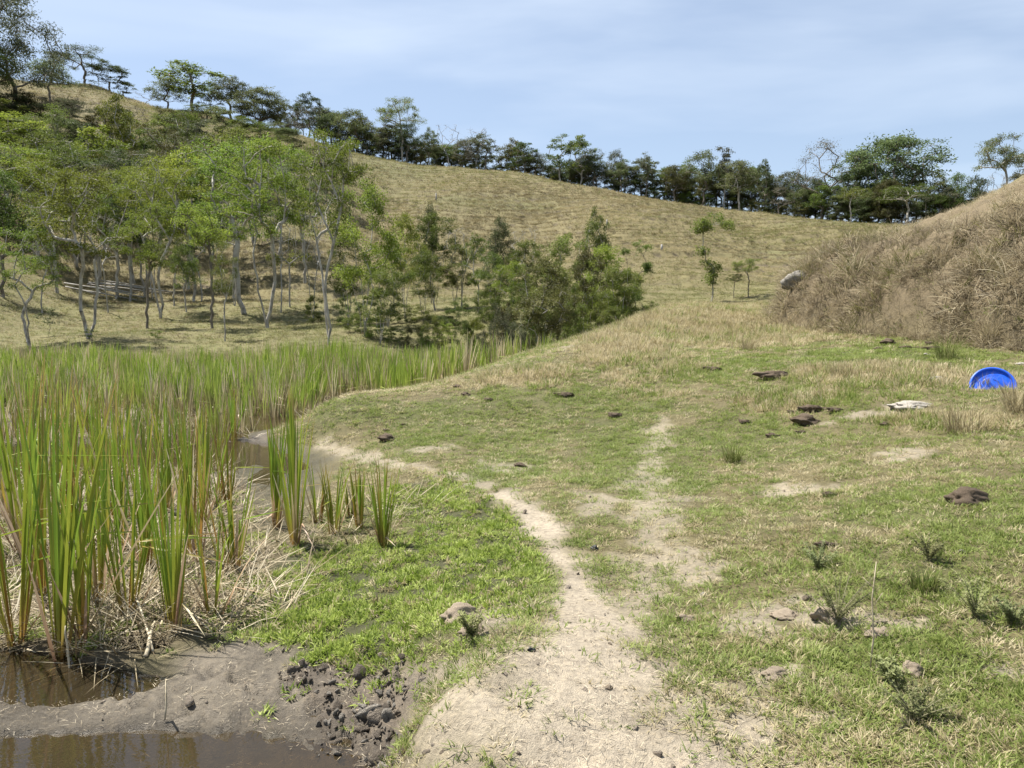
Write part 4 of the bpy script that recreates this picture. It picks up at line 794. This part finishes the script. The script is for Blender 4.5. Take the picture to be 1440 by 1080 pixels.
for px, py, wd, lab in [(545,619,27,'dark oval dung pat by the pond bank above the path'),(568,598,9,'small dark pat right above the oval pat by the pond'),(543,606,8,'tiny pat just above the oval pat by the pond'),(648,524,9,'tiny dark pat at the terrace edge near the reeds'),(688,563,12,'dark small pat alone on the green terrace slope'),(644,545,15,'flat pat on the terrace slope below the reeds'),(655,556,14,'pale brown pat just below the flat pat near the reeds'),(453,573,11,'dark pat at the pond corner of the terrace'),(440,569,9,'smaller dark pat at the pond corner of the terrace'),
 (796,557,21,'crumbled pat in the middle of the terrace'),(867,586,20,'pat with a pale top beside the second track'),(732,656,18,'pat in the bare patch above the main path'),(935,508,17,'dark pat at the left of the dry grass on the terrace'),(966,510,10,'small pat right of the dark pat by the dry grass'),(1004,522,24,'crumbled greyish pat in the middle back of the terrace'),(1090,531,38,'wide flat dark pat in the back of the terrace'),
 (1049,595,17,'small dark pat left of the scattered brown pats'),(1086,614,19,'reddish pat in front of the scattered brown pats'),(1133,595,40,'wide flat pat in the cluster of brown pats'),(1144,578,36,'raised brown pat at the top of the cluster'),(1176,579,20,'rounded pat at the right of the cluster'),(1127,609,12,'little pat below the wide flat pat of the cluster'),(1115,581,14,'little pat left of the raised pat of the cluster'),
 (1236,492,15,'leftmost pat of the far row under the bank'),(1249,484,24,'long pat of the far row under the bank'),(1275,491,20,'third pat of the far row under the bank'),(1295,491,12,'small pat in the far row under the bank'),(1313,492,20,'dark pat at the right end of the far row'),(1309,484,14,'pat behind the right end of the far row'),
 (1166,697,20,'dark pat in the bare patch left of the big dung lump'),(1245,599,16,'flat dark pat below the pale flat stone'),(1160,768,26,'sunken dark pat in the turf in the right foreground')]:
    lump('dung_pat', px, py, wd, M_DUNG, lab, 'dung', DG, hz=.85, sink=-.008)
lump('dung_lump', 1354, 706, 46, M_DUNG, 'big brown block of dried dung on the right of the pasture', 'dung', None, STONE, .75, .8)
lump('dung_lump', 1284, 945, 30, M_CLOD, 'round pale brown clod in the lower right turf', 'clod', None, STONE, 1, 1.1)
for px, py, wd, hz, lab in [(1165,872,46,.9,'eroded earth clod under the grey green weed'),(1105,868,40,.5,'flat crumbling earth clod left of the grey green weed'),(1085,950,30,.6,'split brown earth clod near the right track edge'),(1240,892,40,.5,'low reddish clod right of the dead stem'),(965,872,24,.8,'rounded brown clod beside the path'),(856,968,11,1.0,'small rust brown ball lying on the bare path'),(640,872,40,1.0,'grey crusted earth hump beside the lush green shelf'),(668,890,34,.8,'smaller grey earth hump right of the crusted hump')]:
    lump('earth_clod', px, py, wd, M_CLOD, lab, 'clod', 'earth clods', STONE, .8, hz)
for px, py, wd, hz, lab in [(748,916,12,1.1,'black scrap lying on the edge of the bare path'),(836,773,11,1.2,'black scrap in the grass between the two tracks')]:
    lump('plastic_scrap', px, py, wd, M_BLACK, lab, 'scrap', 'black scraps', STONE, .8, hz)
SG = 'pale stones on the pasture'
for px, py, wd, hz, lab in [(1274,573,46,.35,'long flat pale stone in the middle right of the pasture'),(1321,533,24,.4,'flat pale stone left of the blue lid'),(1303,500,12,.6,'small pale stone under the far row of pats'),(1436,513,18,.4,'pale stone at the right edge behind the blue lid'),(988,838,10,.9,'small white stone at the right edge of the path'),(1001,863,9,.8,'smaller white stone below the small white stone by the path'),(1353,776,13,.6,'white stone in the turf below the big dung lump'),(870,521,9,.7,'small pale stone on the back of the terrace')]:
    lump('stone', px, py, wd, M_STONE, lab, 'stone', SG, STONE, .7, hz)
def bank_rock(px, py, d, w, h, lab, asp=.8):
    q_ = [P(px, py, d + u) for u in np.linspace(-2, 5, 60)]; q_ = next((c_ for c_ in q_ if float(H(c_[0], c_[1])) > c_[2]), P(px, py, d)); x, y = q_[:2]; d = y; z = float(H(x, y)); k_[0] += 1; o = link('boulder', STONE[k_[0] % 4]); s = w / 2 * d / FPX; o.location = (x + .1, y + .25, z - s * .25); o.scale = (s, s * asp, h * d / FPX / 1.1); o.rotation_euler = (0, .25, k_[0]); o.material_slots[0].link = 'OBJECT'; o.material_slots[0].material = M_STONE if False else M_GREY; tag(o, lab, 'boulder', 'rocks on the bank')
for me_ in STONE: 
    if not me_.materials: me_.materials.append(M_STONE)
M_GREY = plain('weathered_rock', (.12, .11, .095), (.24, .22, .19), 5, .9, .9, .05, (.38, .35, .31))
for px, py, d0, w, h, lab in [(1128,392,24.5,34,18,'grey rounded boulder on the left brow of the bank'),(1124,436,23,17,9,'pale rock face low on the left end of the bank'),(1140,428,23,15,8,'pale rock just right of the low rock face on the bank'),(1114,447,23,12,6,'small pale rock at the foot of the bank')]:
    bank_rock(px, py, d0, w, h, lab)
# felled poles and old stumps
for px, py, hp, lab in [(613,282,10,'short pale dead stump on the hillside left of the bare patch'),(853,318,9,'pale dead stump on the hillside above the thicket'),(930,352,8,'tiny pale stump on the lower hillside')]:
    p = np.array(hit(px, py)); h_ = hp * p[1] / FPX; tag(tube('tree_stump', [p - (0, 0, .2), p + (.05, 0, h_ * .5), p + (.02, 0, h_)], [.16, .12, .09], BM['bare']), lab, 'stump', 'stumps on the hillside')
pk = random.Random(3); M_POLE = BM['bare']
for k in range(9):
    xa = 95 + pk.uniform(-6, 45); xb = xa + pk.uniform(60, 120); a = hit(xa, 409 - pk.uniform(0, 3)); b_ = on((xb - 720) / FPX * a.y, a.y + pk.uniform(-.8, .8)); a = np.array(a) + (0, 0, .1 + .11 * k * .8); b_ = np.array(b_) + (0, 0, .08 + .09 * k * .8 + pk.uniform(-.05, .1))
    tag(tube('felled_pole', [a, a * .6 + b_ * .4 + (0, 0, .06), b_], [.075, .065, .045], M_POLE), ('topmost' if k == 8 else 'lowest' if k == 0 else ORD[k] + ' lowest') + ' felled pole of the stack deep in the left meadow', 'pole', 'felled poles stacked in the meadow')
# blue lid
def lathe(name, prof, mat, parent, k=64):
    V, F = [], []
    for (r_, z) in prof:
        for j in range(k): V.append((r_ * math.cos(6.28318 * j / k), r_ * math.sin(6.28318 * j / k), z))
    for i in range(len(prof) - 1): F += [(i * k + j, i * k + (j + 1) % k, (i + 1) * k + (j + 1) % k, (i + 1) * k + j) for j in range(k)]
    if prof[-1][0] < .02: F.append(tuple((len(prof) - 1) * k + j for j in range(k)))
    return link(name, mesh_np(name, np.array(V), F, smooth=True), parent, mat)
m, t, b, o = mat_new('blue_plastic'); n = noise_node(t, 14, 5, .65); r = ramp(t, n.outputs[0], [(.3, (.008, .075, .50)), (.6, (.012, .10, .62)), (.8, (.10, .19, .56))]); t.links.new(r.outputs[0], b.inputs['Base Color']); b.inputs['Roughness'].default_value = .38; b.inputs['Specular IOR Level'].default_value = .5; M_BLUE = m
lp_ = hit(1396, 547); lid = link('drum_lid', None); S = 58 / 2 * lp_.y / FPX; lid.location = (lp_.x, lp_.y, lp_.z + .035); lid.scale = (S, S, S)
lid.rotation_euler = Euler((R(62), R(3), R(-26)), 'XYZ'); tag(lid, 'bright blue round plastic drum lid standing tilted in the grass', 'lid')
lathe('rim', [(.86, -.02), (.88, .07), (.92, .10), (.97, .10), (1.0, .06), (1.0, -.10), (.965, -.10), (.955, .03), (.90, .04), (.88, -.03)], M_BLUE, lid)
pn_ = lathe('panel', [(.885, -.02), (.80, -.03), (.78, -.015), (.52, -.02)], M_BLUE, lid); lathe('raised_centre', [(.525, -.025), (.50, .035), (.46, .05), (.0, .045)], M_BLUE, pn_)
# weeds and single dry tufts
def plant_obj(name, V, F, T_, mat): return link(name, mesh_np(name, V, F, {'along': ('FLOAT', T_), 'rnd': ('FLOAT', np.repeat(np.random.default_rng(len(V)).random(len(V) // 4 + 1), 4)[:len(V)])}), None, mat)
def solid_blade(name, stops):
    m, t, b, o = mat_new(name); a = attr(t, 'rnd'); r = ramp(t, a.outputs['Fac'], stops); t.links.new(r.outputs[0], b.inputs['Base Color']); thin(t, b, o, r.outputs[0], .28); return m
M_TUFT = solid_blade('dry_tuft_blade', [(0, (.15, .12, .06)), (.5, (.30, .25, .14)), (1, (.46, .40, .25))]); M_GTUFT = solid_blade('green_tuft_blade', [(0, (.07, .10, .02)), (.6, (.14, .17, .04)), (1, (.35, .30, .16))])
for px, py, hpx, wpx, mt, lab in [(1185,530,22,60,M_TUFT,'dark dry grass tuft in the middle back of the pasture'),(1355,608,46,90,M_TUFT,'large straw coloured tuft in front of the blue lid'),(1052,492,22,40,M_TUFT,'grey dry tuft at the edge of the dry grass'),(1432,580,50,60,M_TUFT,'dry tuft at the right edge in front of the blue lid'),(1330,505,34,44,M_GTUFT,'green bunch grass tuft at the foot of the bank'),(1385,545,20,26,M_TUFT,'reddish dry tuft leaning on the blue lid'),(1030,650,26,40,M_GTUFT,'green grass tuft right of the second track'),(1300,830,30,60,M_GTUFT,'coarse grass tuft in the right foreground'),(1395,480,26,40,M_TUFT,'straw tuft at the foot of the bank near the right edge')]:
    p = hit(px, py); hh = hpx * p.y / FPX; V, F, T_ = tuft(px, 170, wpx * .28 * p.y / FPX, hh * 1.25, .007, (.05, .75), (.1, 1.0), 4); o = plant_obj('grass_tuft', V, F, T_, mt); o.location = p; tag(o, lab, 'grass', 'single grass tufts')
M_WEED = leaf_mat('leaf_weed_grey', (.16, .19, .08), (.24, .28, .12), (.34, .37, .19), .5); M_WSTEM = plain('weed_stem', (.13, .13, .07), (.22, .20, .12), 30)
def weed(px, py, hpx, wpx, seed, lab):
    p = hit(px, py); r = random.Random(seed); k = p.y / FPX; e = link('leafy_weed', None); e.location = p; tag(e, lab, 'weed', 'grey green weeds'); V, F = [], []
    for s in range(14):
        az = r.uniform(0, 6.28); sp_ = wpx * .5 * k * r.uniform(.2, 1); hh = hpx * k * r.uniform(.6, 1.05); pts_ = [np.array((math.cos(az) * sp_ * u ** 1.3, math.sin(az) * sp_ * u ** 1.3, hh * (u - .12 * u * u))) for u in np.linspace(0, 1, 6)]
        c = tube('stem', pts_, [.0028, .0026, .0023, .002, .0016, .001], M_WSTEM, e, 4)
        for u in np.linspace(.2, 1, 20):
            q = pts_[0] + (pts_[-1] - pts_[0]) * u; q[2] = hh * (u - .12 * u * u) 
            for _ in range(3):
                a = r.uniform(0, 6.28); tl = r.uniform(-.2, .9); L_ = r.uniform(.012, .025); d = np.array((math.cos(a) * math.cos(tl), math.sin(a) * math.cos(tl), math.sin(tl))); sd_ = np.cross(d, (0, 0, 1)); sd_ /= np.linalg.norm(sd_) + 1e-6; b0 = len(V); V += [q, q + d * L_ * .5 + sd_ * L_ * .2, q + d * L_, q + d * L_ * .5 - sd_ * L_ * .2]; F.append((b0, b0 + 1, b0 + 2, b0 + 3))
    c = link('foliage', mesh_np('foliage', np.array(V), F, {'rnd': ('FLOAT', np.repeat(np.random.default_rng(seed).random(len(V) // 4), 4))}), e, M_WEED)
weed(1178,878,80,120,1,'bushy grey green weed growing over the eroded clod'); weed(1285,1015,60,120,2,'low grey green weed at the bottom right of the turf'); weed(1372,870,62,95,3,'grey green weed near the right edge of the turf'); weed(1306,790,42,50,4,'small grey green weed below the big dung lump'); weed(664,900,50,50,5,'small weed on the grey earth hump beside the path'); weed(1150,800,40,60,6,'faint grey green weed behind the bushy weed'); weed(1250,960,40,60,7,'small weed at the foot of the dead stem'); weed(1425,880,45,60,8,'grey green weed cut by the right picture edge')
p = hit(1223, 942); zt = P(1226, 790, p.y)[2]; pp = np.array(p); M_TWIG = plain('dead_twig', (.26, .21, .14), (.45, .38, .27), 20)
ds = link('dead_stem', None); ds.location = p; tag(ds, 'tall thin dead plant stem in the right foreground turf', 'stem'); h_ = zt - p.z
tube('stem', [(0, 0, -.02), (.012, 0, h_ * .3), (.004, .01, h_ * .65), (.012, .0, h_)], [.0045, .004, .003, .0018], M_TWIG, ds, 5)
for u, a in ((.45, 2.6), (.6, .4), (.75, 2.9), (.3, 3.6)): tube('twig', [(.008, 0, h_ * u), (.008 + .05 * math.cos(a), .05 * math.sin(a), h_ * u + .05)], [.002, .001], M_TWIG, ds, 4)
# loose crumbs on the mud, and bits of straw and grit on the path
X, Y, r, g = fan(44000, 2.3, 9, .2, 36, 18); M = masks(X, Y); keep = g.random(len(X)) < (M['dark'] * .75 + M['mud'] * .018 + M['dirt'] * .045); X, Y, dk = X[keep], Y[keep], M['dark'][keep]; n = len(X)
zz = H(X, Y) + dk * fbm(X * 14, Y * 14, 70, 4, .65) * .17; pr_ = []
for k in range(4):
    bm_ = lump_mesh('crumb', 640 + k, 1.0, .8, 2); V = np.empty(len(bm_.vertices) * 3); bm_.vertices.foreach_get('co', V); pr_.append((V.reshape(-1, 3), [tuple(f.vertices) for f in bm_.polygons], [.5] * len(bm_.vertices))); bpy.data.meshes.remove(bm_)
s = np.exp(g.normal(-5.3, .6, n)) * (1 + dk * .6); pale = g.random(n) < .4
col = np.where(pale[:, None], cmix([(.26, .23, .19), (.42, .38, .32)], g.random(n)), cmix([(.13, .105, .08), (.25, .21, .165)], g.random(n))); col[dk < .2] = cmix([(.28, .225, .165), (.45, .38, .30)], g.random((dk < .2).sum()))
m, t, b, o = mat_new('earth_crumb'); a = attr(t, 'tint', 'INSTANCER'); t.links.new(a.outputs['Color'], b.inputs['Base Color']); b.inputs['Roughness'].default_value = .9; nn_ = noise_node(t, 3, 4, .7); bump(t, b, nn_.outputs[0], .8, .3)
scatter('earth_crumbs', pr_, np.stack([X, Y, zz], 1), g.random((n, 3)) * 6.28, np.stack([s, s, s * .8], 1), g.integers(0, 4, n), col, m, 'crumbled dark mud and grit beside the path')
X, Y, r, g = fan(34000, 2.3, 16, .4, 40, 19); M = masks(X, Y); keep = g.random(len(X)) < np.clip(M['dirt'] * .5 + M['mud'] * .45 + .14 * (1 - M['lush']) * (1 - M['reed']), 0, 1); X, Y = X[keep], Y[keep]; n = len(X)
col = cmix([(.08, .06, .04), (.22, .17, .11), (.42, .35, .24), (.55, .48, .36)], g.random(n)); s = g.uniform(.25, .85, n)
scatter('straw_bits', [tuft(520 + k, 4, .06, .055, .0035, (1.35, 1.6), (-.1, .25), 2) for k in range(4)], np.stack([X, Y, H(X, Y) + .012], 1), rots(g, n, X, Y, .08), np.stack([s, s, s], 1), g.integers(0, 4, n), col, blade_mat('straw_bit', .05), 'bits of straw, leaf and twig strewn over the path and turf')
